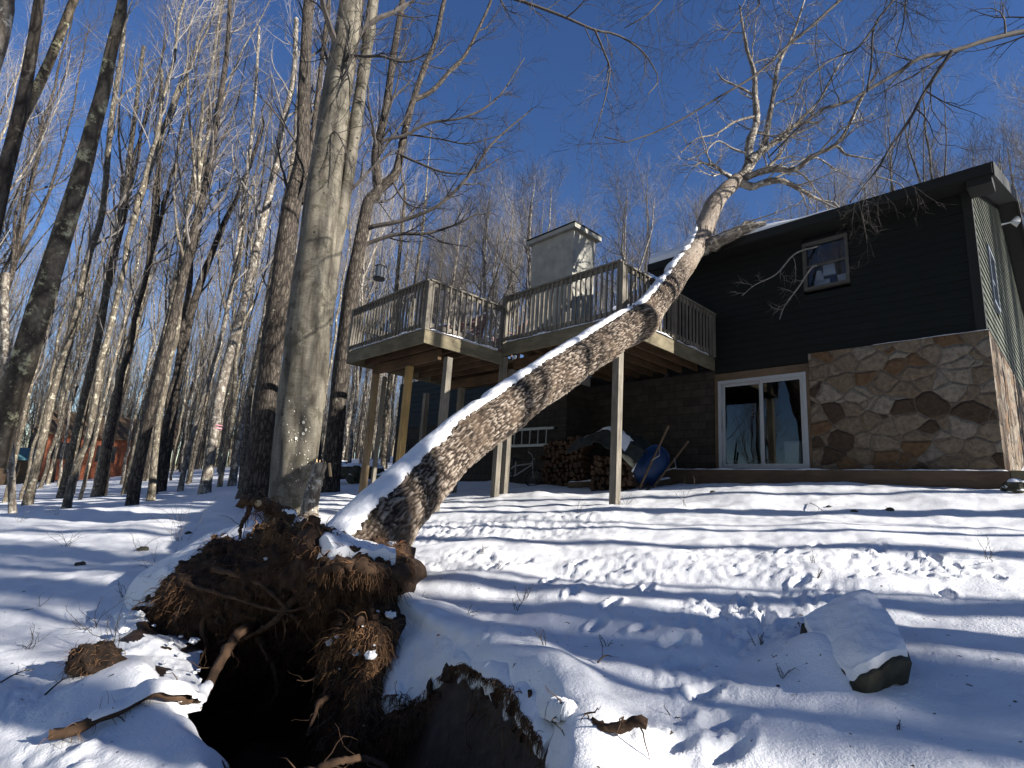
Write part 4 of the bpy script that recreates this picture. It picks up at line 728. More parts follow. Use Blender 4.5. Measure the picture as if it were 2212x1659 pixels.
for pl, w0, w1, nm in ROOTS:
    pl3 = [P(*a) for a in pl]
    if w0 == 17:
        for k_ in range(2, 8):
            gpt = ground_pt(pl[k_][0], pl[k_][1] + 12); gpt[2] = HZ(gpt[0], gpt[1]) + .05; f_ = min(1, (k_ - 1) / 2); pl3[k_] = pl3[k_] * (1 - f_) + gpt * f_
    q = spline(pl3, 40); dd = np.linspace(pl[0][2], pl[-1][2], 40); r = np.linspace(w0, w1, 40) * dd / F / 2; q = q + 0.35 * r[:, None] * rg.normal(size=(40, 3)) * .5; RP.append((q, r))
    m = MB(); th_ = 12; rr_ = np.tile(r[:, None], (1, th_)) * (1 + 0.18 * rg.normal(size=(40, th_))); m.tubes(q[None], rr_[None], th_, uv=True, cap=True)
    a, ar = grow(rg, q[None], r[None], 8, 0.1, 1, 50, 0.28, 6, -0.12, 0.35, 0.3, 0.2, 0.002); m.tubes(a, ar, 4); m.build(nm, MT['root'], ft, True)
def on_root_snow(k, t0, t1, wd, ht, sd):
    q, r = RP[k]; a = int(t0 * 39); b = int(t1 * 39); n = b - a; Gs = np.zeros((n * 3, 9, 3)); x = np.linspace(a, b - 1, n * 3); qq = np.stack([np.interp(x, np.arange(40), q[:, i]) for i in range(3)], -1); rr2 = np.interp(x, np.arange(40), r)
    tt = unit(np.gradient(qq, axis=0)); s = unit(np.cross(tt, UP)); hh = np.sin(np.linspace(0, pi, n * 3)) ** 0.35 * (1 + .45 * pn(np.stack([x * .35, x * 0 + sd, x * 0], -1)))
    for j, t_ in enumerate(np.linspace(-0.15, pi + .15, 9)): Gs[:, j] = qq + s * (cos(t_) * wd * hh)[:, None] + UP * (rr2 * .6 + sin(t_) * ht * hh)[:, None]
    m = MB(); m.grid(Gs); m.build('root_snow', MT['snow'], ft, True)
on_root_snow(0, 0.45, 0.95, 0.07, 0.055, 1); on_root_snow(1, 0.0, 0.42, 0.055, 0.085, 2); on_root_snow(4, 0.1, 0.6, 0.07, 0.05, 4)
# broken fresh root end
m = MB(); q, r = RP[4]; e = q[30]; m.tubes([e, e + np.array([0.0, -0.06, 0.02])], [0.035, 0.03], 12, cap=True); m.build('broken_root_end', MT['heart'], ft)
# fine roots
def hairs(G_, N_, n, seed, lmin, lmax, rad, droop, rowrange=(0, 1), colrange=(0, 1), wts=None):
    r_ = np.random.RandomState(seed); a, b, _ = G_.shape; i = (r_.uniform(*rowrange, n) * (a - 1)).astype(int); j = (r_.uniform(*colrange, n) * (b - 1)).astype(int)
    if wts is not None: i = np.clip((r_.normal(wts[0], wts[1], n) * (a - 1)).astype(int), 0, a - 1)
    clump = pn(G_[i, j] * 4.0 + 50); keep = clump > -0.25; i, j = i[keep], j[keep]; n = len(i)
    p = G_[i, j]; d = unit(N_[i, j] * r_.uniform(.2, 1, (n, 1)) + np.array([0, 0, -0.3]) + r_.normal(size=(n, 3)) * 0.55); L = r_.uniform(lmin, lmax, n) * r_.uniform(.4, 1, n) * np.clip(.62 + 1.3 * clump[keep], .25, 1.3); path = [p]
    for k in range(6): d = unit(d + np.array([0, 0, -droop]) + r_.normal(size=(n, 3)) * 0.28); p = p + d * (L / 6)[:, None]; path.append(p)
    R0 = rad * r_.uniform(.5, 1.6, n); return np.stack(path, 1), R0[:, None] * np.linspace(1, .35, 7)[None]
for k_ in range(38):
    gx_ = [SG, GF, GL, SG][k_ % 4]; i_, j_ = rg.randint(int(gx_.shape[0] * .25), int(gx_.shape[0] * .7)), rg.randint(4, gx_.shape[1] - 4); p_ = gx_[i_, j_]; d_ = unit(-p_ * np.array([1, 1, 0]) * .5 + rg.normal(size=3) * .6 - UP * .5); pa = [p_ - d_ * .1]
    for _ in range(9): d_ = unit(d_ + rg.normal(size=3) * .3 - UP * .12); pa.append(pa[-1] + d_ * rg.uniform(.03, .075))
    pa = spline(np.array(pa), 24); rr_ = np.linspace(rg.uniform(.018, .038) if k_ % 3 == 0 else rg.uniform(.008, .02), .008 if k_ % 3 == 0 else .003, 24) * (1 + .15 * rg.normal(size=24)); m = MB(); m.tubes(pa[None], rr_[None], 7, uv=True); a, ar = grow(rg, pa[None], rr_[None], 7, .1, 1, 50, .2, 5, -.15, .35, .4, .2, .0018); m.tubes(a, ar, 4); m.build('root', MT['root'], ft, True)
hm = MB(); ht = MB()
for args in ((SG, SNn, 900, 2, .15, .42, .0026, .5, (0.08, 0.32), (0.5, 0.70)), (SG, SNn, 260, 3, .1, .25, .0025, .4, (0.08, 0.2), (0.22, 0.34)), (GL, nl, 1500, 25, .06, .28, .0024, .5, (0.30, 0.6)), (GF, nf, 1500, 26, .08, .3, .0026, .45)):
    a, b = hairs(*args); ht.tubes(a, b, 3)
hto = ht.build('root_tufts', m_flat('pale_root_fibre', (.22, .125, .06), .85, .6, 0, 5), ft); hto['kind'] = 'stuff'
for args in ((SG, SNn, 11000, 1, .06, .26, .0019, .35, (0.0, 0.85)), (SG, SNn, 1500, 31, .15, .36, .0024, .2, (0.0, 0.7)), (GF, nf, 4200, 4, .07, .32, .0022, .4), (GL, nl, 8000, 55, .12, .38, .0026, .5, (0.35, 1.0)), (GL, nl, 9500, 5, .06, .30, .0024, .5, (0.30, 0.72)), (GS2, ns, 1500, 15, .05, .2, .0022, .6, (0.985, 1.0)), (GF, nf, 1500, 16, .1, .3, .003, .4), (SG, SNn, 700, 8, .1, .26, .003, .2, (0.1, .5), (0.9, 1.0))):
    a, b = hairs(*args); hm.tubes(a, b, 3)
q, r = RP[4]; ppp = np.repeat(q[None, :, :], 1, 0); a, ar = grow(rg, q[None], r[None] * .3, 420, 0, 0.85, 70, 0.26, 6, -0.3, 0.3, 0.3, 0.1, 0.0028); hm.tubes(a, ar, 3)
q, r = RP[2]; a, ar = grow(rg, q[None], r[None] * .3, 620, 0, 1, 75, 0.16, 6, -0.3, 0.3, 0.3, 0.1, 0.0028); hm.tubes(a, ar, 3)
q, r = RP[0]; a, ar = grow(rg, q[None], r[None] * .3, 45, 0.75, 1, 70, 0.13, 5, -0.3, 0.3, 0.3, 0.1, 0.0018); hm.tubes(a, ar, 3)
ho = hm.build('fine_roots', MT['hair'], ft); ho['kind'] = 'stuff'
cm_ = MB(); rc = np.random.RandomState(12); th, ph = np.meshgrid(np.linspace(0, 2 * pi, 9)[:-1], np.linspace(0, pi, 6)); dd_ = np.stack([np.sin(ph) * np.cos(th), np.sin(ph) * np.sin(th), np.cos(ph)], -1)
for Gx, Nx, n in ((SG[:75], SNn[:75], 190), (GF, nf, 110), (GL[15:45], nl[15:45], 110)):
    for _ in range(n): i, j = rc.randint(Gx.shape[0]), rc.randint(Gx.shape[1]); sz = rc.choice([.012, .025, .05], p=[.5, .35, .15]); cm_.grid(Gx[i, j] + Nx[i, j] * sz * .4 + dd_ * sz * (1 + .45 * rc.normal(size=dd_.shape[:2] + (1,)) * .6) * rc.uniform(.6, 1.3, 3), close=True)
cmo = cm_.build('soil_clods', MT['soil'], ft); cmo['kind'] = 'stuff'
cm_ = MB()
for Gx, Nx, n in ((SG[:40], SNn[:40], 14), (GF, nf, 16), (GLf, nf2, 30)):
    for _ in range(n): i, j = rc.randint(Gx.shape[0]), rc.randint(Gx.shape[1]); sz = rc.choice([.01, .02, .045], p=[.45, .4, .15]); cm_.grid(Gx[i, j] + Nx[i, j] * sz * .6 + UP * .02 + dd_ * sz * np.array([1, 1, .5]) * (1 + .25 * rc.normal(size=dd_.shape[:2] + (1,))), close=True)
cmo = cm_.build('snow_crumbs', MT['snow'], ft); cmo['kind'] = 'stuff'
tcl = ground_pt(200, 1455); tcl[2] = HZ(*tcl[:2]); th, ph = np.meshgrid(np.linspace(0, 2 * pi, 49)[:-1], np.linspace(0, pi, 30)); d_ = np.stack([np.sin(ph) * np.cos(th), np.sin(ph) * np.sin(th), np.cos(ph)], -1); Gt_ = tcl + UP * .05 + d_ * (1 + .6 * fbm(d_ * 1.7 + 3, 3) + .15 * fbm(d_ * 7, 2))[..., None] * np.array([.17, .12, .10]); m = MB(); m.grid(Gt_, close=True); m.build('turf_clump', m_flat('dark_turf', (0.018, 0.011, 0.007), .95, .7, 0, 14), ft, True)
a, b = hairs(Gt_, d_, 500, 71, .04, .14, .002, .2); m = MB(); m.tubes(a, b, 3); m.build('clump_roots', MT['hair'], ft)['kind'] = 'stuff'
# dead leaves caught in the roots
lm = MB(); r_ = np.random.RandomState(3)
for Gx, Nx, n in ((GF, nf, 70), (GL[:26], nl[:26], 50), (SG[:60], SNn[:60], 30)):
    for _ in range(n):
        i, j = r_.randint(Gx.shape[0]), r_.randint(Gx.shape[1]); c = Gx[i, j] + Nx[i, j] * 0.03; a = unit(r_.normal(size=3)); b = unit(np.cross(a, r_.normal(size=3))); s = r_.uniform(.012, .03)
        lm.add([c - a * s, c - a * .2 * s + b * s * .6, c + a * s, c - a * .2 * s - b * s * .6 + np.cross(a, b) * s * .4], [[0, 1, 2, 3]])
lo = lm.build('caught_leaves', MT['leaf'], ft); lo['kind'] = 'stuff'

# ------------------------------------------------------------------ standing trees traced near the camera
def vert_pts(pl, base):
    """pixel polyline of a trunk standing on base: each point at the base's horizontal distance"""
    h = base.copy(); h[2] = 0; h /= np.linalg.norm(h); k = h.dot(base); out = []
    for x, y in pl: r = ray(x, y); out.append(r * (k / h.dot(r)))
    return out
def pine(): pass
TN = [0]
def near_tree(pl, w0, w1, mt, tw, label, seed, base_px=None, flare=0.35, nl=12, L=4.0, ang=40, start=0.35, dens=(6, 6), H=None, sides=14, kids=(), up=0.1, name='bare_tree', extra_branches=(), dist=None, bias=None, sub=(1.9, .8), lumps=0.06, group='tall bare trees in the snowy wood'):
    rg = np.random.RandomState(seed); b = ground_pt(*(base_px or pl[0]));
    if dist: b = b / np.hypot(b[0], b[1]) * dist
    b[2] = HZ(b[0], b[1]); e = empty(name, b, label, 'tree', group)
    pts = vert_pts(pl, b); pts[0] = b + np.array([0, 0, -0.15]) if base_px is None else pts[0]
    dpt = [-(ROT.T @ p)[2] for p in pts]; wpx = np.linspace(w0, w1, len(pl)); rad = [.95 * w * d / F / 2 * d / np.linalg.norm(p) for w, d, p in zip(wpx, dpt, pts)]
    if H:
        last = pts[-1]; d = unit((pts[-1] - pts[-2]) * np.array([.5, .5, 1])); ex = last; n = 4; tot = H - (last[2] - b[2])
        if tot > 1:
            r0 = rad[-1]
            for k in range(n): ex = ex + d * tot / n + rg.normal(size=3) * 0.12; pts.append(ex); rad.append(max(0.012, r0 * (1 - (k + 1) / (n + .3))))
    S = spline(np.array([np.append(p, r) for p, r in zip(pts, rad)]), 90); q, r = S[:, :3], np.maximum(S[:, 3], .01); hgt = q[:, 2] - b[2]
    m = MB(); th = np.arange(sides) * 2 * pi / sides
    fl = 1 + flare * np.exp(-np.maximum(hgt, 0) / 0.35)[:, None] * (1 + 0.5 * np.sin(th * 4 + seed)[None])
    rr2 = r[:, None] * fl * (1 + lumps * fbm(np.stack([np.cos(th)[None] + 0 * r[:, None], np.sin(th)[None] + 0 * r[:, None], hgt[:, None] * 0.35 + seed + 0 * th[None]], -1) * 1.3, 2) * 2)
    m.tubes(q[None], rr2[None], sides, uv=True); paths = [(q, r)]
    for kp, kw0, kw1, kh in kids:
        kd = vert_pts(kp, b); kr = [.95 * w * (ROT.T @ p)[2] ** 2 / np.linalg.norm(p) / F / 2 for w, p in zip(np.linspace(kw0, kw1, len(kp)), kd)]
        if kh:
            d = unit(kd[-1] - kd[-2]); ex = kd[-1]; r0 = kr[-1]
            for k in range(3): ex = ex + d * kh / 3 + rg.normal(size=3) * .1; kd.append(ex); kr.append(max(.01, r0 * (1 - (k + 1) / 3.3)))
        S = spline(np.array([np.append(p, x) for p, x in zip(kd, kr)]), 50); m.tubes(S[None, :, :3], np.maximum(S[None, :, 3], .006) * (1 + .06 * rg.normal(size=(1, 50))), 9, uv=True); paths.append((S[:, :3], S[:, 3]))
    m.build('trunk', mt, e, True); c = MB(); out = []
    for k, (qq, rr_) in enumerate(paths):
        if nl <= 0: break
        out.append(crown(rg, c, qq[None], rr_[None], start if k == 0 else 0.15, nl if k == 0 else max(4, nl // 2), L if k == 0 else L * .6, ang, dens, up, 0.13, sub, bias=bias))
    for bp, bw0, bw1 in extra_branches:
        dd = vert_pts([p[:2] for p in bp], b); h = b.copy(); h[2] = 0; h = unit(h); dd = [p * (1 + o[2] / np.linalg.norm(p)) for p, o in zip(dd, bp)]
        S = spline(np.array(dd), 26); r0 = np.linspace(bw0, bw1, 26) * -(ROT.T @ S.mean(0))[2] / F / 2; c.tubes(S[None], r0[None], 6, uv=True)
        a, ar = grow(rg, S[None], r0[None], 12, 0.15, 1, 40, 1.5, 6, 0.03, 0.16, 0.6, .3, .005); c.tubes(a, ar, 4); a2, a3 = grow(rg, a, ar, 7, .15, 1, 38, .75, 4, 0, .18, .7, .3, .0035); c.tubes(a2, a3, 3); a4, a5 = grow(rg, a2, a3, 4, .2, 1, 36, .35, 3, 0, .2, .8, .3, .0025); c.tubes(a4, a5, 3)
    if c.n: c.build('crown', tw, e, False)
    TN[0] += 1; return e, paths
g_ = None
bt, bpaths = near_tree([(632, 1120), (637, 1000), (655, 850), (668, 700), (685, 550), (700, 400), (718, 280), (735, 160), (752, 60), (768, -60)], 118, 56, MT['beech'], MT['twigdark'], 'thick smooth grey beech beside the broken stump, with pale lichen spots low on its trunk', 1, flare=0.12, nl=8, L=4.5, start=0.5, dens=(5, 5), H=19, sides=40, lumps=0.09,
          kids=[([(700, 700), (728, 520), (752, 380), (772, 240), (790, 120), (806, 0)], 34, 30, 6)], group='', sub=(1.6, .7),
          extra_branches=[([(735, 170, 0), (749, 124, -.5), (790, 122, -.9), (826, 122, -1.2), (874, 134, -1.6), (932, 112, -2)], 8, 3), ([(722, 210, 0), (745, 160, -.5), (775, 90, -.8), (800, 20, -1)], 7, 3), ([(700, 330, 0), (722, 285, -.5), (745, 320, -.8), (760, 370, -1)], 4, 2), ([(1000, -60, -1), (1060, -20, -2), (1135, 5, -2.5), (1218, 36, -3), (1285, 65, -3.2), (1332, 75, -3.3), (1384, 107, -3.4), (1415, 151, -3.5), (1421, 177, -3.5), (1400, 203, -3.5)], 9, 2), ([(1285, 65, -3.2), (1306, 115, -3.3), (1317, 156, -3.3), (1300, 240, -3.3), (1275, 312, -3.3)], 5, 1.5)])
if 'group' in bt: del bt['group']
m = MB(); r_ = np.random.RandomState(9); q, r = bpaths[0]
for _ in range(46):
    y = r_.uniform(0.9, 2.6); i = np.argmin(np.abs(q[:, 2] - q[0, 2] - y)); v = unit(-q[i] * np.array([1, 1, 0])); s_ = np.cross(v, UP); a = r_.uniform(-.35, .55) - .25 * (y - 1.6); nrm = v * cos(a) + s_ * -sin(a); c = q[i] + nrm * (r[i] * 1.05 + .012) + UP * r_.uniform(-.12, .12); sz = r_.choice([.008, .012, .03], p=[.5, .35, .15])
    t2 = unit(np.cross(nrm, UP)); m.add([c] + [c + (t2 * cos(k * pi / 4) * sz + UP * sin(k * pi / 4) * sz * 1.2) * r_.uniform(.7, 1.1) + nrm * -.004 for k in range(8)], [[0, 1 + k, 1 + (k + 1) % 8] for k in range(8)])
m.build('lichen_spots', m_flat('pale_lichen', (0.62, 0.60, 0.50), .9, .1), bt)['kind'] = 'stuff'
near_tree([(545, 1085), (563, 960), (586, 768), (603, 640), (625, 480), (641, 400), (653, 336), (657, 200), (662, 80), (668, -30)], 62, 24, MT['barkdark'], MT['twigdark'], 'dark barked trunk close on the left of the smooth beech', 2, flare=.3, nl=9, L=4, start=.45, H=18, kids=[([(655, 440), (673, 312), (690, 180), (706, 48), (712, -20)], 16, 12, 4)], sides=18, lumps=.1, dens=(5, 5), group='')
near_tree([(712, 1065), (722, 950), (735, 830), (752, 690), (762, 610), (773, 552), (785, 490), (797, 432), (817, 413), (812, 336), (831, 249), (850, 120), (870, 0)], 44, 16, MT['barkdark'], MT['twigdark'], 'forked dark tree standing just left of the deck with long limbs spreading right', 3, flare=.25, nl=10, L=3.5, start=.5, H=17, sides=18, lumps=.09, dens=(6, 6), bias=(.7, .3, .2), group='',
          kids=[([(808, 420), (835, 395), (855, 374), (869, 312), (880, 260), (893, 216), (915, 150), (941, 86), (960, 0)], 24, 12, 4), ([(893, 216), (920, 205), (943, 187), (975, 150), (1004, 120), (1035, 60), (1061, 0)], 13, 7, 3)],
          extra_branches=[([(790, 495, 0), (807, 489, -.2), (874, 475, -.5), (951, 441, -.9), (1018, 374, -1.2), (1066, 307, -1.4), (1150, 235, -1.6)], 11, 3), ([(780, 535, 0), (802, 523, 0), (860, 506, -.2), (922, 504, -.4), (984, 485, -.6), (1032, 461, -.8)], 11, 4), ([(815, 320, 0), (831, 302, -.2), (874, 293, -.4), (927, 266, -.8), (1008, 252, -1.2), (1075, 211, -1.5), (1133, 125, -1.8)], 8, 2), ([(845, 385, 0), (870, 430, -.3), (900, 448, -.5), (960, 450, -.8)], 5, 2), ([(855, 330, 0), (900, 350, -.5), (960, 372, -.9), (1030, 372, -1.2), (1080, 340, -1.4)], 6, 2), ([(880, 290, 0), (950, 300, -.5), (1010, 310, -1), (1090, 290, -1.5)], 4, 2)])
LT = [ # pixel path, w0, w1, material, label
 ([(-20, 1010), (15, 880), (48, 790), (75, 700), (100, 620), (125, 540), (150, 460), (178, 370), (200, 280), (222, 200), (238, 120), (262, 20), (275, -40)], 74, 24, 'barkgold', 'massive leaning trunk with yellow lichen at the left edge, its base outside the frame', 17, 0.3, (-20, 1150)),
 ([(-30, 560), (5, 400), (30, 300), (52, 200), (70, 100), (85, 0), (95, -50)], 44, 26, 'barkdark', 'dark trunk crossing the top left corner beside a lichen covered one', 15, 0.3, (-160, 1250)),
 ([(-25, 520), (10, 370), (45, 260), (85, 180), (120, 100), (155, 10), (170, -40)], 34, 22, 'barkgold', 'lichen flecked trunk crossing the top left corner, leaning furthest right', 15, 0.3, (-150, 1240)),
 ([(-35, 200), (0, 90), (15, 20), (25, -40)], 44, 36, 'birch', 'pale trunk cut by the top left corner of the frame', 14, .3, (-190, 1260)),
 ([(58, 1094), (90, 960), (112, 862), (135, 785), (157, 708), (190, 560), (221, 456), (240, 264), (262, 120), (272, 0)], 25, 11, 'bark', 'dark footed trunk nearest the left edge on the snow crest', 15, .3, None),
 ([(134, 1074), (156, 980), (179, 876), (216, 708), (240, 560), (268, 420), (285, 300), (310, 100)], 26, 10, 'bark', 'mottled trunk second from the left edge on the snow crest', 18, .3, None),
 ([(208, 1073), (228, 970), (246, 876), (291, 708), (326, 552), (340, 430), (345, 300), (350, 150)], 25, 9, 'bark', 'mottled trunk with a swollen foot, third from left on the snow crest', 20, .3, None),
 ([(269, 1069), (290, 980), (316, 876), (350, 740), (385, 590), (410, 440), (430, 300)], 19, 8, 'bark', 'thin straight trunk left of the leaning flared one', 20, .2, None),
 ([(284, 1097), (300, 1000), (336, 848), (370, 708), (413, 528), (440, 420), (461, 307), (489, 125), (497, 0)], 31, 11, 'barkdark', 'dark trunk with pale cleft foot leaning right, standing nearest of the wood', 16, .3, None),
 ([(347, 1061), (361, 970), (375, 876), (406, 708), (430, 620), (456, 552), (485, 480), (515, 420), (560, 300)], 26, 9, 'barkdark', 'very dark trunk just right of the cleft footed one', 20, .2, None),
 ([(389, 1061), (405, 980), (440, 860), (480, 720), (510, 560), (530, 400), (548, 250), (560, 60)], 14, 7, 'birch', 'slim pale trunk between two dark ones', 22, .2, None),
 ([(442, 1064), (457, 970), (476, 848), (495, 770), (512, 708), (529, 648), (562, 504), (596, 360), (610, 270), (634, 168), (640, 40)], 27, 12, 'birch', 'pale mottled trunk wrapped with a pink ribbon', 18, .25, None),
 ([(501, 1047), (515, 960), (532, 876), (568, 708), (585, 600), (610, 470)], 20, 9, 'birch', 'pale trunk behind the dark one beside the beech', 22, .2, None),
 ([(172, 1080), (196, 990), (222, 880), (262, 720), (300, 560)], 10, 5, 'bark', 'slender sapling trunk rising between two mottled trunks', 14, .1, None),
 ([(10, 1085), (40, 960), (60, 860), (90, 760), (130, 600), (150, 450)], 12, 6, 'bark', 'thin leaning sapling at the far left', 12, .1, None),
 ([(830, 1010), (833, 900), (842, 830), (850, 700), (862, 560), (875, 420)], 16, 7, 'bark', 'thin trunk seen between the deck posts', 20, .2, None),
 ([(861, 1012), (866, 930), (872, 860), (885, 700)], 22, 11, 'bark', 'mottled trunk seen under the deck, left of the wing', 20, .2, None)]
for k, (pl, w0, w1, mt, lab, H, fl_, bp) in enumerate(LT):
    kw = dict(flare=fl_ * .6, nl=11, L=3.4, ang=34, start=.38, H=H, dens=(5, 5), up=.12)
    if bp: e, _ = near_tree(pl, w0, w1, MT[mt], MT['twig'], lab, 20 + k, base_px=bp, dist=[6.6, 8, 8.3, 7][k] if k < 4 else None, **kw)
    else: near_tree(pl, w0, w1, MT[mt], MT['twigpale' if mt == 'birch' else 'twig'], lab, 20 + k, **kw)
# broken stump leaning at the beech
b = ground_pt(665, 1140); b[2] = HZ(b[0], b[1]); e = empty('broken_stump', b, 'short pale broken stub of a trunk leaning against the beech', 'stump'); q = spline([b - UP * .2] + vert_pts([(672, 1080), (682, 1040), (692, 1000)], b), 30); r = np.linspace(30, 17, 30) * 6.4 / F / 2
dpp = -(ROT.T @ b)[2]; m = MB(); m.tubes(q[None], (np.linspace(38, 30, 30) * dpp / F / 2)[None] * (1 + .06 * rg.normal(size=(1, 30))), 18, uv=True, cap=True); m.build('trunk', MT['birch'], e, True)
m = MB(); tp = q[-1]; rr0 = 15 * dpp / F
for k in range(9): a = k * .7; s0 = tp + np.array([cos(a), sin(a), 0]) * rr0 * .75 - UP * .05; m.tubes([s0, s0 + UP * rg.uniform(.03, .12)], [.03, .006], 4)
m.beam(tp + P(0, 0, 0) + (ray(715, 1030) - ray(692, 1000)) * dpp, tp + (ray(712, 1000) - ray(692, 1000)) * dpp, .05, .03); m.build('splintered_top', MT['heart'], e)
# small dead snag at the left edge
b = ground_pt(30, 1120); b = b * .8; b[2] = HZ(b[0], b[1])
near_tree([(30, 1110), (20, 900), (12, 740), (10, 640), (14, 590)], 20, 20, MT['birch'], MT['twig'], 'pale broken off dead trunk at the left edge behind the massive leaning one', 60, nl=0, flare=.1, group='')

# limbs reaching in from a tree outside the frame on the right
b = np.array([15.0, 3.0, 0]); b[2] = HZ(15, 3); ot = empty('overhanging_tree', b, 'tree rooted outside the frame at right with long dark limbs over the yard', 'tree')
S = spline([b - UP * .2, b + [.1, 0, 5], b + [-.2, .2, 11], b + [-.1, .4, 17]], 40); m = MB(); m.tubes(S[None], np.linspace(.26, .06, 40)[None], 14, uv=True); m.build('trunk', MT['bark'], ot, True)
OB = [([(2480, 40), (2350, 50), (2212, 68), (2128, 88), (2055, 112), (1987, 125), (1941, 156), (1868, 198), (1826, 224), (1790, 229), (1740, 262), (1700, 300), (1660, 340)], 10.5, 9.5, 15, 3), ([(2055, 112), (1998, 198), (1967, 255), (1925, 317), (1889, 374), (1837, 437)], 10.0, 9.4, 8, 3),
      ([(2350, -330), (2100, -210), (1930, -80), (1816, 0), (1753, 57), (1696, 104), (1634, 161), (1556, 208), (1478, 255), (1426, 281), (1353, 307), (1306, 296)], 10, 8.2, 11, 2), ([(2200, -300), (2010, -110), (1930, 0), (1889, 57), (1883, 130), (1873, 198)], 10, 9.2, 8, 3), ([(1889, 57), (1852, 104), (1811, 122), (1779, 140), (1730, 180)], 9.5, 9, 5, 2),
      ([(1850, -150), (1650, -40), (1640, 10), (1600, 45), (1560, 90)], 9, 8.5, 6, 2), ([(1700, -120), (1520, -60), (1450, -20), (1400, 30), (1350, 60)], 9, 8.5, 6, 2), ([(2100, -210), (1990, -80), (1960, -10), (1950, 60), (1935, 110)], 10, 9.5, 5, 2)]
for pl, d0, d1, w0, w1 in OB:
    q = pxpath(pl, d0, d1, 30)
    if pl[0][0] > 2190 or pl[0][1] < -100: q = np.vstack([S[24:25, :3], q]) if pl[0][0] > 2300 else q
    n = len(q); r = np.linspace(w0, w1, n) * d0 / F / 2; m = MB(); m.tubes(q[None], r[None] * (1 + .06 * rg.normal(size=(1, n))), 7, uv=True)
    a, ar = grow(rg, q[None], r[None], 13, .15, 1, 44, 1.6, 6, -.02, .2, .5, .3, .005); m.tubes(a, ar, 4); a2, a3 = grow(rg, a, ar, 6, .15, 1, 40, .7, 4, -.03, .22, .7, .3, .003); m.tubes(a2, a3, 3); a4, a5 = grow(rg, a2, a3, 4, .2, 1, 40, .32, 3, -.03, .25, .8, .3, .0025); m.tubes(a4, a5, 3); m.build('branch', MT['twigdark'], ot, True)

# ------------------------------------------------------------------ forest: prototypes copied as individual trees
def proto(seed, H, r0, start, nl, L, ang, dens, up, tm_, cm, sub=(2.0, .8), name='bare_tree', twig=.004, fork=True):
    rg = np.random.RandomState(seed); e = bpy.data.objects.new(name, None); COL.objects.link(e)
    z = np.linspace(0, 1, 30); q = np.stack([np.cumsum(rg.normal(size=30)) * .05, np.cumsum(rg.normal(size=30)) * .05, z * H - .3], -1); r = r0 * (1 - z) ** .75 + .012; r[0] *= 1.35; r[1] *= 1.1
    m = MB(); m.local = True; m.tubes(q[None], r[None], 9, uv=True); P2, R2 = q[None], r[None]
    if fork:
        a, ar = grow(rg, q[None], r[None], 3, .35, .6, 16, H * .5, 14, .16, .06, .75, .1, .02); ar = np.maximum(ar, (r0 * .6 * np.linspace(1, .15, 15))[None]); m.tubes(a, ar, 7, uv=True)
    m.build('trunk', tm_, e, True); c = MB(); c.local = True; crown(rg, c, q[None], r[None], start, nl, L, ang, dens, up, .12, sub, twig=twig)
    if fork: crown(rg, c, a, ar, .2, max(4, nl // 3), L * .6, ang, dens, up, .12, sub, twig=twig)
    c.build('crown', cm, e, False); return e
PR = [proto(101, 21, .10, .42, 15, 4.2, 34, (7, 6), .14, MT['bark'], MT['twig']), proto(102, 23, .092, .5, 14, 3.8, 30, (7, 6), .16, MT['bark'], MT['twigpale']), proto(103, 19, .085, .38, 15, 3.6, 32, (7, 6), .14, MT['birch'], MT['twigpale'], name='pale_bare_tree'), proto(104, 22, .115, .45, 14, 4.6, 38, (7, 6), .12, MT['barkdark'], MT['twigdark']), proto(105, 17, .065, .4, 12, 3.0, 34, (6, 6), .14, MT['bark'], MT['twig'], fork=False, name='young_bare_tree'),
      proto(106, 18, .17, .3, 20, 5.4, 42, (8, 8), .09, MT['bark'], MT['twigpale'], (2.4, 1.1), twig=.005, name='bushy_bare_tree'), proto(107, 17, .15, .28, 20, 4.8, 38, (8, 8), .11, MT['birch'], MT['twig'], (2.4, 1.1), twig=.005, name='bushy_bare_tree'), proto(108, 20, .19, .5, 9, 3.6, 36, (5, 3), .12, MT['bark'], MT['twig'], name='sparse_bare_tree')]
used = set()
KD = {0: 'mottled', 1: 'slim grey', 2: 'pale barked', 3: 'dark barked', 4: 'thin young', 5: 'bushy fine twigged', 6: 'bushy pale trunked', 7: 'bare'}
def zone(x, y, zs):
    c = ROT.T @ np.array([x, y, HZ(x, y)]); px = CX + F * c[0] / -c[2]
    for lim, t in zs:
        if px < lim: return t
    return zs[-1][1]
ZL_ = [(60, 'at the left edge of the wood'), (150, 'in the wood left of the orange red cabin'), (290, 'in the wood near the orange red cabin'), (400, 'in the wood right of the cleft footed dark trunk'), (540, 'in the wood left of the beech'), (700, 'in the wood behind the beech'), (800, 'in the wood between the beech and deck posts'), (9999, 'in the wood seen under the lower deck')]
ZB_ = [(760, 'behind the beech'), (960, 'above the left end of the lower deck'), (1120, 'above the right end of the lower deck'), (1300, 'behind the chimney'), (1500, 'between the chimney and the leaning trunk'), (1750, 'above the snowy left end of the house roof'), (2000, 'above the middle of the house roof'), (9999, 'above the right end of the house roof')]
def place(k, x, y, rz, sc, label, group, lean=(0, 0)):
    root = PR[k]
    if k not in used: o = root; used.add(k)
    else:
        o = root.copy(); COL.objects.link(o)
        for ch_ in [c for c in root.children]:
            c = ch_.copy(); COL.objects.link(c); c.parent = o
    o.location = (x, y, HZ(x, y)); o.rotation_euler = (lean[0], lean[1], rz); o.scale = (sc, sc, sc * 1.0); o['label'] = label; o['category'] = 'tree'; o['group'] = group
    return o
r_ = np.random.RandomState(77); placed = []
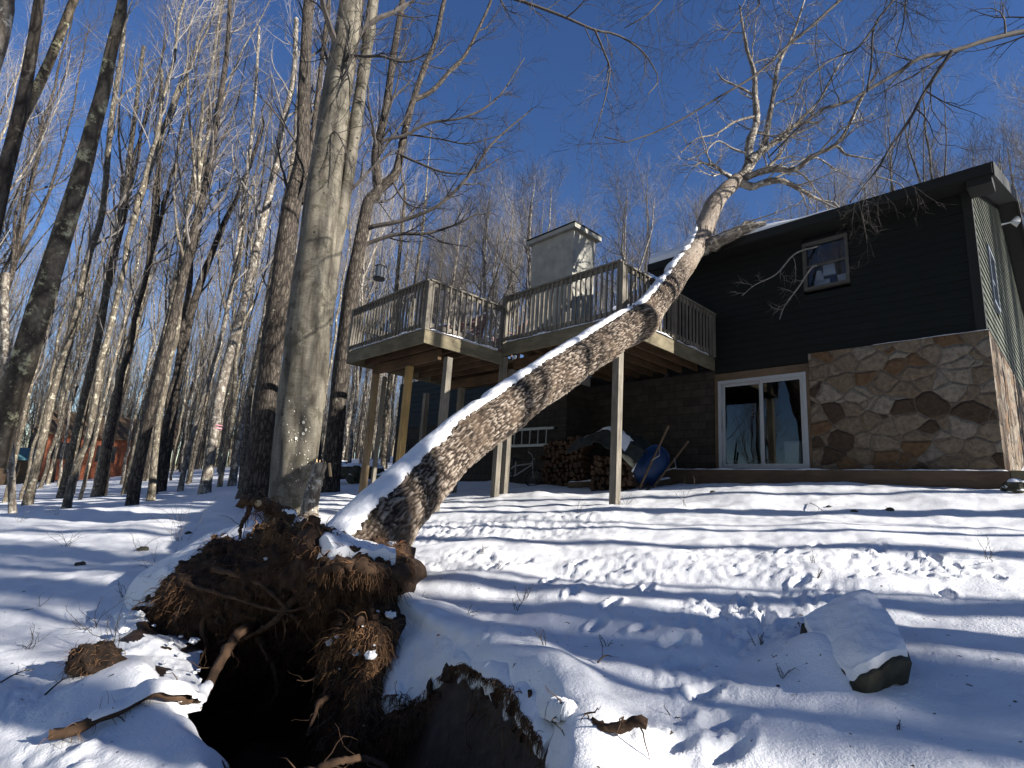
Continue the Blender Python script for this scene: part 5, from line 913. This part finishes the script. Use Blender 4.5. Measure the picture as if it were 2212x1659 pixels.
def far_ok(x, y, dmin):
    for a, b in placed:
        if (a - x) ** 2 + (b - y) ** 2 < dmin * dmin: return False
    placed.append((x, y)); return True
# the wood at left
cnt = 0
tryn = 0
while cnt < 135 and tryn < 9000:
    tryn += 1
    az = R_(r_.uniform(-50, -12)); d = 21 + 60 * r_.uniform() ** 0.8; x, y = d * sin(az), d * cos(az)
    if not far_ok(x, y, 1.5 if d < 35 else 1.9): continue
    k_ = int(r_.choice([0, 1, 2, 3, 4])); zz_ = zone(x, y, ZL_); lab = (KD[k_] + ' tree ' + zz_) if d < 42 else ('distant ' + KD[k_] + ' tree deep ' + zz_); place(k_, x, y, r_.uniform(0, 6.3), r_.uniform(.8, 1.15), lab, ('near' if d < 42 else 'distant') + ' trees ' + zz_, (r_.normal() * .025, r_.normal() * .025)); cnt += 1
# behind the deck and the house
cnt = 0
tryn = 0
while cnt < 84 and tryn < 6000:
    tryn += 1; az = R_(-14 + 66 * ((tryn * 0.618) % 1)); d = r_.uniform(25, 50); x, y = d * sin(az), d * cos(az); u, v, _z = uvz(np.array([x, y, 0.0]))
    if v < 15 and -3 < u < 10: continue
    if v < 5: continue
    if not far_ok(x, y, 2.4): continue
    k_ = int(r_.choice([5, 6, 0, 5, 6])); zz_ = zone(x, y, ZB_)
    place(k_, x, y, r_.uniform(0, 6.3), r_.uniform(.88, 1.1) * float(np.interp(math.degrees(az), [-14, 0, 6, 26, 36, 52], [1.0, .88, .74, .70, .76, .84])), KD[k_] + ' bare tree ' + zz_, 'bare trees ' + zz_); cnt += 1
# trees behind and right of the camera: outside the picture, they throw the bands of shadow
cnt = 0; sd = np.array([sin(R_(SUN_AZ)), cos(R_(SUN_AZ))]); sl_ = np.array([-sd[1], sd[0]])
tryn = 0
while cnt < 66 and tryn < 9000:
    tryn += 1
    d = r_.uniform(8, 26) if cnt < 46 else r_.uniform(26, 45); l = r_.uniform(-15, 15); p = np.array([0.5, 6.5]) + sd * d + sl_ * l; az = math.degrees(math.atan2(p[0], p[1]))
    if -50 < az < 55 or np.hypot(*p) < 4: continue
    if p[0] > 7 and p[1] > 3 and p[1] < 30 and uvz(np.array([p[0], p[1], 0]))[1] > -1.5 and uvz(np.array([p[0], p[1], 0]))[0] > -2: continue
    if any(abs((p - np.array([0.5, 6.5])).dot(sl_) - (W(a_, b_, 0)[:2] - np.array([0.5, 6.5])).dot(sl_)) < .55 for a_, b_ in ((UX0, UV0), (UX1, LV0), (8.76, -.5))): continue
    if not far_ok(p[0], p[1], 1.6): continue
    place(7 if r_.uniform() < .7 else 4, p[0], p[1], r_.uniform(0, 6.3), r_.uniform(.75, 1.1), 'bare tree outside the frame to the right whose shadow bands the snow', 'trees outside the frame that shade the yard'); cnt += 1
for k in range(len(PR)):
    if k not in used: print('unused proto', k)
# ------------------------------------------------------------------ smaller things
def T3(loc, rot=(0, 0, 0), sc=1.0):
    M = mathutils.Matrix.Translation(mathutils.Vector([float(x) for x in loc])) @ mathutils.Euler(rot).to_matrix().to_4x4() @ mathutils.Matrix.Scale(sc, 4); return M
class LB(MB):
    """builder with a local transform"""
    def __init__(s, M): MB.__init__(s); s.M = np.array(M)
    def add(s, V, Fc, U=None, a=None):
        V = np.asarray(V, float).reshape(-1, 3); MB.add(s, V @ s.M[:3, :3].T + s.M[:3, 3], Fc, U, a)
def part(M, name, mt, par, fn, smooth=False): m = LB(M); fn(m); return m.build(name, mt, par, smooth)
HR = R_(43)   # house frame rotated about z: local x along -D1
# extension ladder hung on the block wall
ld = empty('extension_ladder', W(10.4, -1.1, 1.5), 'aluminium extension ladder hung sideways on the dark block wall under the deck', 'ladder')
for nm, u0, u1, v, dz in (('outer_section', 9.05, 12.2, -1.14, 0.0), ('inner_section', 9.4, 12.3, -1.09, .02)):
    for z in (1.50, 1.97): q = MB(); q.beam(W(u0, v, z + dz), W(u1, v, z + dz), .03, .065); q.build('side_rail', MT['metal'], ld)
    for u in np.arange(u0 + .28, u1, .32): q = MB(); q.tubes([W(u, v, 1.5 + dz), W(u, v, 1.97 + dz)], [.017, .017], 8); q.build('rung', MT['metal'], ld, True)
for z in (1.5, 1.97): q = MB(); q.ubox(8.97, 9.05, -1.17, -1.11, z - .035, z + .035); q.build('rubber_foot', MT['black'], ld)
# split firewood
def wood_stack(u0, u1, v, z0, rows, label, seed, topfn):
    rg = np.random.RandomState(seed); e = empty('firewood_stack', W((u0 + u1) / 2, v, z0), label, 'firewood'); n = 0; q0 = None
    for r in range(rows):
        u = u0 + rg.uniform(0, .06)
        while u < u1 and n < 98:
            z = z0 + .07 + r * .115
            if z < topfn(u):
                k = rg.randint(3, 6); a0 = rg.uniform(0, 6); rad = rg.uniform(.055, .085); m = MB(); c = W(u, v + rg.uniform(-.06, .06), z + rg.uniform(-.035, .035)); pts = [c + D1 * cos(a0 + j * 2 * pi / k) * rad * rg.uniform(.8, 1.2) + UP * sin(a0 + j * 2 * pi / k) * rad for j in range(k)]; d = D2 * (.4 + rg.uniform(-.05, .05)); f0 = -D2 * rg.uniform(0, .05)
                V = [p + f0 for p in pts] + [p + d for p in pts] + [c + f0, c + d]; m.add(V, [[j, (j + 1) % k, k + (j + 1) % k, k + j] for j in range(k)]); m.add(V, [[j, (j + 1) % k, 2 * k] for j in range(k)]); m.build('log', MT['logend'], e); n += 1
            u += rg.uniform(.13, .17)
wood_stack(7.5, 8.9, -1.75, HZ(*W(8.2, -1.6, 0)[:2]) - .05, 11, 'tall stack of split firewood in the dark under the deck beside the chimney base', 3, lambda u: 1.75 - .45 * max(0, u - 8.1))
wood_stack(5.95, 7.05, -2.0, HZ(*W(6.5, -1.8, 0)[:2]) - .05, 9, 'split firewood stack under a grey tarp behind the front deck post', 4, lambda u: 1.1)
tp_ = empty('tarp', W(6.5, -1.8, 1.2), 'crumpled grey snow patched tarp over the firewood stack behind the front deck post', 'tarp')
A, B = np.meshgrid(np.linspace(-.95, .95, 60), np.linspace(-.8, .75, 50)); Zt = 1.75 - .55 * np.abs(A + .1) ** 1.5 * (A > -.1) - .25 * np.abs(A) * (A < 0) - .75 * np.clip(-B - .25, 0, 1) ** 1.1
Zt = Zt + .09 * fbm(np.stack([A * 3, B * 3, 0 * A], -1), 3) + .05 * np.abs(fbm(np.stack([A * 5, B * 4, 0 * A + 9], -1), 2)); Gt = np.array([[W(6.6 - A[i, j], -1.75 + B[i, j] * .75, max(.55, Zt[i, j])) for j in range(60)] for i in range(50)])
q = MB(); q.slab(Gt, np.broadcast_to(np.array([0, 0, -.012]), Gt.shape)); q.build('cover', MT['tarp'], tp_, True)
q = MB(); q.grid((Gt + UP * .02)[14:30, 8:34]); q.grid((Gt + UP * .02)[6:22, 38:50]); q.build('tarp_snow', MT['snow'], tp_, True)
# upended wheelbarrow
wbp = W(5.45, -1.75, 0); wz = HZ(wbp[0], wbp[1]); wb = empty('wheelbarrow', (wbp[0], wbp[1], wz), 'blue wheelbarrow tipped up on its nose beside the firewood stack', 'wheelbarrow'); Mw = T3((wbp[0], wbp[1], wz + .42), (R_(-78), R_(30), R_(15)), .95)
def tub(m):
    rows = []
    for z, sx, sy in ((.30, .36, .52), (.295, .33, .48), (.12, .28, .38), (.0, .20, .24), (.0, .001, .001)):
        th = np.linspace(0, 2 * pi, 33)[:-1]; ex = 2.6; rows.append(np.stack([sx * np.sign(np.cos(th)) * np.abs(np.cos(th)) ** (2 / ex), sy * np.sign(np.sin(th)) * np.abs(np.sin(th)) ** (2 / ex) + .0, z + 0 * th], -1))
    G = np.array(rows); m.grid(G, close=True); m.grid(G * np.array([.97, .97, 1]) + np.array([0, 0, .012]), close=True)
part(Mw, 'tub', MT['tubblue'], wb, tub, True)
for sx in (-1, 1):
    part(Mw, 'handle', MT['timber'], wb, lambda m: m.beam((sx * .12, .62, -.12), (sx * .3, -.95, .06), .035, .04)); part(Mw, 'leg', MT['metal'], wb, lambda m: m.tubes([(sx * .2, -.05, 0), (sx * .24, -.22, -.3), (sx * .22, -.42, 0)], [.014] * 3, 7))
def wheel(m, c, r, w_, ax='x', tube=.04):
    th = np.linspace(0, 2 * pi, 29); p = np.stack([0 * th, np.cos(th) * r, np.sin(th) * r], -1) + np.array(c); m.tubes(p, [tube] * 29, 8)
wh = part(Mw, 'wheel', MT['black'], wb, lambda m: wheel(m, (0, .62, -.12), .17, .08, tube=.045), True); part(Mw, 'hub', MT['metal'], wh, lambda m: (m.tubes([(-.1, .62, -.12), (.1, .62, -.12)], [.02, .02], 8), [m.tubes([(0, .62, -.12), (0, .62 + .15 * cos(k), -.12 + .15 * sin(k))], [.008] * 2, 5) for k in np.arange(0, 6.2, 1.25)]))
part(Mw, 'tub_snow', MT['snow'], wb, lambda m: m.tubes([(-.34, -.1, .3), (-.36, .15, .31), (-.3, .4, .31), (-.1, .51, .31)], [.012, .03, .03, .008], 7), True)
# small bicycle lying against the wall
bp = W(9.35, -2.1, 0); bz_ = HZ(bp[0], bp[1]); bk = empty('bicycle', (bp[0], bp[1], bz_), 'small dark child bicycle leaning in the shade under the deck below the ladder', 'bicycle'); Mb = T3((bp[0], bp[1], bz_ + .27), (R_(28), 0, R_(20)), 1.0)
for x in (-.42, .42):
    wv = part(Mb, 'wheel', MT['black'], bk, lambda m: m.tubes(np.stack([x + .24 * np.cos(np.linspace(0, 2 * pi, 29)), 0 * np.linspace(0, 1, 29), .24 * np.sin(np.linspace(0, 2 * pi, 29))], -1), [.024] * 29, 7), True); part(Mb, 'spokes', MT['metal'], wv, lambda m: [m.tubes([(x, 0, 0), (x + .22 * cos(k), 0, .22 * sin(k))], [.003] * 2, 3) for k in np.arange(0, 6.2, .45)])
part(Mb, 'frame', MT['metal'], bk, lambda m: [m.tubes([a, b], [.017, .017], 8) for a, b in (((-.42, 0, 0), (-.1, 0, .02)), ((-.42, 0, 0), (-.18, 0, .3)), ((-.1, 0, .02), (-.18, 0, .42)), ((-.1, 0, .02), (.28, 0, .36)), ((-.17, 0, .3), (.27, 0, .4)), ((.42, 0, 0), (.27, 0, .48)))], True)
part(Mb, 'handlebar', MT['metal'], bk, lambda m: m.tubes([(.2, -.24, .62), (.27, -.12, .6), (.28, 0, .52), (.27, .12, .6), (.2, .24, .62)], [.012] * 5, 7), True)
part(Mb, 'saddle', MT['black'], bk, lambda m: m.tubes([(-.3, 0, .46), (-.22, 0, .475), (-.05, 0, .47)], [.07, .055, .018], 8, cap=True), True)
part(Mb, 'number_plate', MT['tarp'], bk, lambda m: m.tubes([(.33, 0, .42), (.36, 0, .42)], [.09, .09], 12, cap=True))
# shovel
sh = empty('snow_shovel', W(13.2, -1.3, .2), 'black handled shovel standing against the far block wall under the deck', 'shovel'); q = onv(884, 1010, -1.25); q2 = onv(879, 972, -1.08)
m = MB(); m.tubes([q - UP * .5, q, q2], [.02] * 3, 8); m.build('shaft', MT['black'], sh); m = MB(); m.tubes([q2, q2 + D1 * .08 + UP * .05, q2 + D1 * .08 + UP * .16, q2 - D1 * .08 + UP * .16, q2 - D1 * .08 + UP * .05, q2], [.018] * 6, 7); m.build('grip', MT['black'], sh); m = MB(); m.ubox(13.0, 13.35, -1.35, -1.32, .3, .75) if False else m.beam(q - UP * .5, q - UP * .85, .3, .02); m.build('blade', MT['metal'], sh)
# boards with snow on them
for (a, b, c, d), lab in (((1408, 1046, 1482, 1038), 'dark plank lying in the snow in front of the wheelbarrow'), ((1226, 1056, 1288, 1052), 'dark board on the snow under the deck right of the bicycle'), ((1955, 1047, 2035, 1050), 'thin dark board half buried in snow below the stone wall')):
    p0, p1 = ground_pt(a, b), ground_pt(c, d); p0[2] = HZ(*p0[:2]) + .07; p1[2] = HZ(*p1[:2]) + .07
    e = empty('plank', (p0 + p1) / 2, lab, 'plank'); m = MB(); m.beam(p0, p1, .28, .12); m.build('board', MT['timber'], e); m = MB(); snow_strip(m, p0 + UP * .06, p1 + UP * .06, .24, .05, a, -.2); m.build('plank_snow', MT['snow'], e, True)
# bird feeder
fp0 = P(820, 588, 9.6); bf = empty('bird_feeder', fp0, 'small black and white bird feeder hanging by a wire above the lower deck', 'bird feeder')
m = MB(); m.tubes([fp0 + UP * .11, fp0 - UP * .11], [.065, .065], 14, cap=True); m.build('seed_tube', MT['white'], bf, True); m = MB(); m.tubes([fp0 + UP * .13, fp0 + UP * .115, fp0 + UP * .11], [.03, .085, .09], 14, cap=True); m.build('lid', MT['black'], bf); m = MB(); m.tubes([fp0 - UP * .11, fp0 - UP * .14], [.11, .1], 14, cap=True); m.build('seed_tray', MT['black'], bf); m = MB(); m.tubes([fp0 + UP * .12, fp0 + UP * .75], [.005, .005], 5); m.build('hanging_wire', MT['black'], bf)
for k in range(6): a = k * pi / 3; m = MB(); m.tubes([fp0 + np.array([cos(a), sin(a), 0]) * .072 + UP * .11, fp0 + np.array([cos(a), sin(a), 0]) * .072 - UP * .11], [.005] * 2, 4); m.build('cage_bar', MT['black'], bf)
# rocks
def rock(px, py, size, label, seed, snow=True, depth=None, name='rock', mt='rock', sq=(1, 1, .6), cap=.7):
    rg = np.random.RandomState(seed); b = ground_pt(px, py); b[2] = HZ(b[0], b[1]); e = empty(name, b, label, 'rock'); th, ph = np.meshgrid(np.linspace(0, 2 * pi, 41)[:-1], np.linspace(0.0, pi, 24)); d = np.stack([np.sin(ph) * np.cos(th), np.sin(ph) * np.sin(th), np.cos(ph)], -1)
    shp = 1 + .35 * fbm(d * 1.2 + seed, 2) + .1 * fbm(d * 4 + seed, 2); Gk = d * shp[..., None] * size * np.array(sq) + b + UP * size * .15; m = MB(); m.grid(Gk, close=True); m.build('stone', MT[mt], e)
    if snow:
        wgt = sstep(cap, cap + .25, d[..., 2] + .25 * fbm(d * 2.5 + seed, 2)); G2 = b + UP * size * .15 + (Gk - b - UP * size * .15) * (0.97 + .04 * wgt[..., None]) + UP * (.05 * (wgt - .3))[..., None]; k = 15; m = MB(); m.grid(G2[:k], close=True); m.build('rock_snow', MT['snow'], e, True)
    return e
b = P(1868, 1420, 2.95); gb = ground_pt(1880, 1475); e = empty('boulder', (gb[0], gb[1], HZ(gb[0], gb[1])), 'flat topped boulder under thick snow, bare dark rock showing on its right and front edges', 'rock')
TOPR = [[(1738, 1345, 3.45), (1790, 1318, 3.5), (1835, 1292, 3.5), (1880, 1290, 3.5)], [(1758, 1385, 3.25), (1810, 1350, 3.25), (1870, 1325, 3.25), (1908, 1325, 3.25)], [(1785, 1420, 3.1), (1830, 1395, 3.05), (1885, 1370, 3.05), (1935, 1365, 3.05)], [(1815, 1450, 2.95), (1850, 1430, 2.88), (1905, 1408, 2.88), (1952, 1400, 2.9)], [(1846, 1462, 2.82), (1882, 1446, 2.78), (1925, 1428, 2.8), (1962, 1428, 2.84)]]
Gk = loft(TOPR, 40, 40); nk = gnorm(Gk); Gk = Gk + UP * (.035 * fbm(Gk * 4, 3) + .008 * fbm(Gk * 22, 2))[..., None]; m = MB(); m.slab(Gk + UP * .045, np.broadcast_to(np.array([0, 0, -.06]), Gk.shape)); m.build('boulder_snow', MT['snow'], e, True)
ax = P(1852, 1370, 3.1) - UP * .2; Gx2 = ax + (Gk - ax) * 1.07; Gx2 = Gx2 - UP * (.02 + .0 * Gk[..., 0])[..., None] + .03 * fbm(Gk * 7 + 3, 3)[..., None] * nk; m = MB(); o_ = np.broadcast_to(np.array([0.0, .05, -.13]), Gk.shape); m.slab(Gx2, o_); m.build('stone', MT['rock'], e)
for i, (px, py, s_, lab) in enumerate([(482, 1214, .05, 'small dark stone in the left yard snow, nearest the roots'), (175, 1216, .07, 'small dark stone alone in the left yard snow'), (310, 1187, .08, 'dark stone under a snow hump left of the roots'), (408, 1150, .06, 'small dark stone beyond the roots near the dry stems'), (325, 1075, .14, 'dark stone poking from snow between the wood and the yard'), (1735, 1047, .05, 'brownish stone in the snow in front of the glass door'), (1540, 1072, .05, 'dark flat stone in the snow left of the glass door'), (1845, 1105, .045, 'dark clod in the snow below the stone wall, middle of three'), (1922, 1100, .055, 'dark clod in the snow below the stone wall, right of three'), (1790, 1095, .035, 'dark clod in the snow below the stone wall, left of three'), (2200, 1070, .2, 'snow capped dark rock at the right edge beside the house corner'), (2170, 1046, .12, 'small snowy rock by the end of the timber edging')]):
    rock(px, py, s_, lab, 40 + i, snow=s_ > .12)
sw = ground_pt(790, 1045); e = empty('dry_stone_row', (sw[0], sw[1], HZ(sw[0], sw[1])), 'low row of dark piled stones with snow between the beech and the deck posts', 'stone row'); rg = np.random.RandomState(8)
for k in range(14):
    px = 728 + k * 9.5 + rg.uniform(-3, 3); g0 = ground_pt(px, 1046); g0[2] = HZ(*g0[:2]); s_ = rg.uniform(.22, .4); th, ph = np.meshgrid(np.linspace(0, 2 * pi, 17)[:-1], np.linspace(0, pi, 10)); d = np.stack([np.sin(ph) * np.cos(th), np.sin(ph) * np.sin(th), np.cos(ph)], -1); c = g0 + UP * rg.choice([.15, .42])
    G = c + d * (1 + .35 * fbm(d * 1.4 + k * 3, 2))[..., None] * s_ * np.array([1, 1, .7]); m = MB(); m.grid(G, close=True); st_ = m.build('stone', MT['rock'], e); m = MB(); m.grid((G + UP * .02 + (G - c) * .03)[:4], close=True); m.build('stone_snow', MT['snow'], st_, True)
# dark garden table behind the beech, patio seat under the deck
def dtable(px, py, label, cat, nm, L=.9, h=.7):
    g0 = ground_pt(px, py); g0[2] = HZ(*g0[:2]); e = empty(nm, g0, label, cat); m = MB(); m.box(g0[0] - L / 2, g0[0] + L / 2, g0[1] - .3, g0[1] + .3, g0[2] + h - .12, g0[2] + h); m.build('table_top', MT['black'], e)
    for a in (-.4, .4):
        for b_ in (-.25, .25): m = MB(); m.tubes([g0 + np.array([a * L, b_, -.1]), g0 + np.array([a * L, b_, h - .12])], [.02, .02], 6); m.build('leg', MT['black'], e)
    m = MB(); snow_strip(m, g0 + np.array([-L / 2, 0, h]), g0 + np.array([L / 2, 0, h]), .58, .07, px, -.3); m.build('table_snow', MT['snow'], e, True)
dtable(578, 1038, 'black snow topped garden table seen between the two trunks left of the beech', 'table', 'garden_table', 1.2, .9); dtable(722, 1024, 'low dark table with snow seen right of the beech behind the deck posts', 'table', 'low_table', 1.3, .6)
# far buildings in the wood
def cabin(px, py, L, Dp, h, mt, label, nm, rot=.6, roofh=1.5, rmt='snow', dist=40):
    g0 = ray(px, py); g0 = g0 / np.hypot(g0[0], g0[1]) * dist; g0[2] = HZ(*g0[:2]); e = empty(nm, g0, label, 'building'); M = T3(g0, (0, 0, rot)); part(M, 'wall', MT[mt], e, lambda m: m.box(-L / 2, L / 2, -Dp / 2, Dp / 2, -.5, h)); part(M, 'gable', MT[mt], e, lambda m: m.add([(-L / 2, -Dp / 2, h), (-L / 2, Dp / 2, h), (-L / 2, 0, h + roofh), (L / 2, -Dp / 2, h), (L / 2, Dp / 2, h), (L / 2, 0, h + roofh)], [[0, 1, 2], [3, 5, 4]]))
    def rf(m):
        for s_ in (-1, 1): a = [(-L / 2 - .4, s_ * (Dp / 2 + .4), h - .3), (L / 2 + .4, s_ * (Dp / 2 + .4), h - .3), (L / 2 + .4, 0, h + roofh + .1), (-L / 2 - .4, 0, h + roofh + .1)]; m.box8(a + [(x, y, z + .15) for x, y, z in a])
    part(M, 'roof', MT[rmt], e, rf)
    for k in range(3): part(M, 'window', MT['black'], e, lambda m: m.box(-L / 2 + L * (k + .3) / 3, -L / 2 + L * (k + .75) / 3, -Dp / 2 - .04, -Dp / 2 - .005, h * .35, h * .75))
cabin(232, 1000, 9, 5, 3.4, 'cabinred', 'orange red cabin glimpsed between the trunks at left', 'cabin', .5, 1.6, 'timber', 60); cabin(48, 1030, 6, 4, 2.2, 'timber', 'low dark shed with a teal roof glimpsed at the far left between trunks', 'shed', .3, .5, 'teal', 62)
# pink ribbon on a trunk
rb = [o for o in bpy.data.objects if o.type == 'EMPTY' and 'pink ribbon' in str(o.get('label', ''))][0]; rp0 = vert_pts([(468, 926)], np.array(rb.location))[0]
m = MB(); th = np.linspace(0, 2 * pi, 25); [m.tubes(np.stack([rp0[0] + .17 * np.cos(th), rp0[1] + .17 * np.sin(th), rp0[2] + dz + 0 * th], -1), [.03] * 25, 4) for dz in (0, .12)]; rbo = m.build('ribbon', m_flat('pink_ribbon', (.55, .25, .3)), rb, True)
# dry stems and twigs standing in the snow
STEM = [(390, 1165, .75, 9), (140, 1185, .35, 7), (300, 1190, .3, 5), (330, 1250, .4, 5), (120, 1120, .3, 5), (1043, 1200, .12, 4), (1130, 1290, .16, 4), (1118, 1310, .12, 3), (1009, 1340, .12, 3), (1170, 1450, .12, 3), (1755, 1225, .12, 3), (1728, 1360, .12, 2), (2135, 1200, .22, 6), (1690, 1480, .1, 3), (1640, 1400, .1, 5), (1350, 1088, .3, 5), (1480, 1095, .5, 3), (80, 1320, .14, 3), (200, 1350, .3, 6), (60, 1400, .2, 5), (1075, 1235, .1, 3), (1310, 1400, .1, 3), (270, 1290, .2, 5), (240, 1400, .3, 6), (1250, 1110, .25, 3), (40, 1130, .3, 5), (1765, 1260, .1, 5), (1445, 1550, .06, 3), (1940, 1580, .08, 2)]
ADJ = ['tall', 'forked', 'leaning', 'thin', 'bent', 'sparse']
for k, (px, py, h, n) in enumerate(STEM):
    rg = np.random.RandomState(300 + k); g0 = ground_pt(px, py); g0[2] = HZ(*g0[:2]) - .02; m = MB(); hh = h * 1.3
    for j in range(n):
        d = unit(np.array([rg.normal() * .5, rg.normal() * .5, 1.0])); p = g0 + rg.normal(size=3) * np.array([.04, .04, 0]) * h * 2; path = [p]
        for _ in range(6): d = unit(d + rg.normal(size=3) * .22); p = p + d * hh * rg.uniform(.08, .2); path.append(p)
        path = np.array(path); r = np.linspace(.0035, .0015, 7); m.tubes(path, r, 4); a, ar = grow(rg, path[None], r[None], 4, .3, 1, 45, h * .4, 3, .02, .2, .8, .3, .0014); m.tubes(a, ar, 3)
    o = m.build('dried_weed', MT['twigdark'], None); side = 'left yard snow' if px < 700 else ('snow before the house' if py < 1250 else 'foreground snow right of the roots'); tag(o, f'{ADJ[k % 6]} dry brown stems poking through the {side}', 'dry stems', 'dry stems poking through the snow')
# fallen sticks
for k, (a, b, c, d) in enumerate([(1870, 1463, 1925, 1500), (0, 1478, 75, 1450), (95, 1510, 160, 1470), (1750, 1090, 1780, 1108), (900, 1290, 925, 1284), (1290, 1470, 1320, 1440)]):
    p0, p1 = ground_pt(a, b), ground_pt(c, d); p0[2] = HZ(*p0[:2]) + .01; p1[2] = HZ(*p1[:2]) + .02; rg = np.random.RandomState(k); q = spline([p0, (p0 + p1) / 2 + UP * .02, p1], 10); m = MB(); m.tubes(q, np.linspace(.006, .003, 10), 5); a1, a2 = grow(rg, q[None], np.linspace(.006, .003, 10)[None], 3, .3, .9, 40, .12, 3, 0, .1, .7, .2, .002); m.tubes(a1, a2, 4)
    tag(m.build('stick', MT['barkdark'], None), ['forked dark stick lying on the snow left of the boulder', 'thin reddish stick at the left edge of the snow', 'dark bark strip lying left of the roots', 'short stick in the snow below the glass door', 'tiny stick on the snow just right of the trunk base', 'twig resting on the snowy lip of the hole'][k], 'stick')
cnt = 0
tryn = 0
while cnt < 60 and tryn < 9000:
    tryn += 1
    az = R_(r_.uniform(150, 305)); d = r_.uniform(6, 30); x, y = d * sin(az), d * cos(az)
    if not far_ok(x, y, 2.2): continue
    place(r_.choice([0, 1, 3, 2, 4]), x, y, r_.uniform(0, 6.3), r_.uniform(.8, 1.1), 'bare tree of the wood behind the camera, outside the frame', 'trees of the wood behind the camera'); cnt += 1
# far wood all round, one mass
rg = np.random.RandomState(444); fw = MB(); fc = MB(); nT = 1500; az = np.where(np.arange(nT) % 2 == 0, rg.uniform(R_(-52), R_(-5), nT), rg.uniform(R_(-60), R_(300), nT)); d = 64 + 50 * rg.uniform(size=nT) ** .8; X, Y = d * np.sin(az), d * np.cos(az)
Zg = terrain(X, Y)[0]; Hh = rg.uniform(13, 19, nT) * np.where((az > R_(-12)) & (az < R_(58)), .62, 1.0); tz = np.linspace(0, 1, 8); Pq = np.zeros((nT, 8, 3)); Pq[..., 0] = X[:, None] + np.cumsum(rg.normal(size=(nT, 8)) * .12, 1); Pq[..., 1] = Y[:, None]; Pq[..., 2] = Zg[:, None] - .3 + tz[None] * Hh[:, None]
Rq = rg.uniform(.08, .17, nT)[:, None] * (1 - tz[None] * .9); fw.tubes(Pq, Rq, 4); a, ar = grow(rg, Pq, Rq, 13, .12, 1, 34, 4.2, 4, .18, .12, .5, .5, .022); fc.tubes(a, ar, 3); b, br2 = grow(rg, a, ar, 5, .2, 1, 36, 1.9, 2, .15, .15, .7, .4, .013); fc.tubes(b, br2, 3)
tag(fw.build('distant_wood_trunks', MT['bark'], None), 'mass of far bare trunks at the back of the wood', 'distant wood', kind='stuff'); tag(fc.build('distant_wood_twigs', MT['twig'], None), 'mass of far brown grey branches at the back of the wood', 'distant wood', kind='stuff')
print('SCENE_DONE objects', len(bpy.data.objects), 'polys', sum(len(o.data.polygons) for o in bpy.data.objects if o.type == 'MESH'))
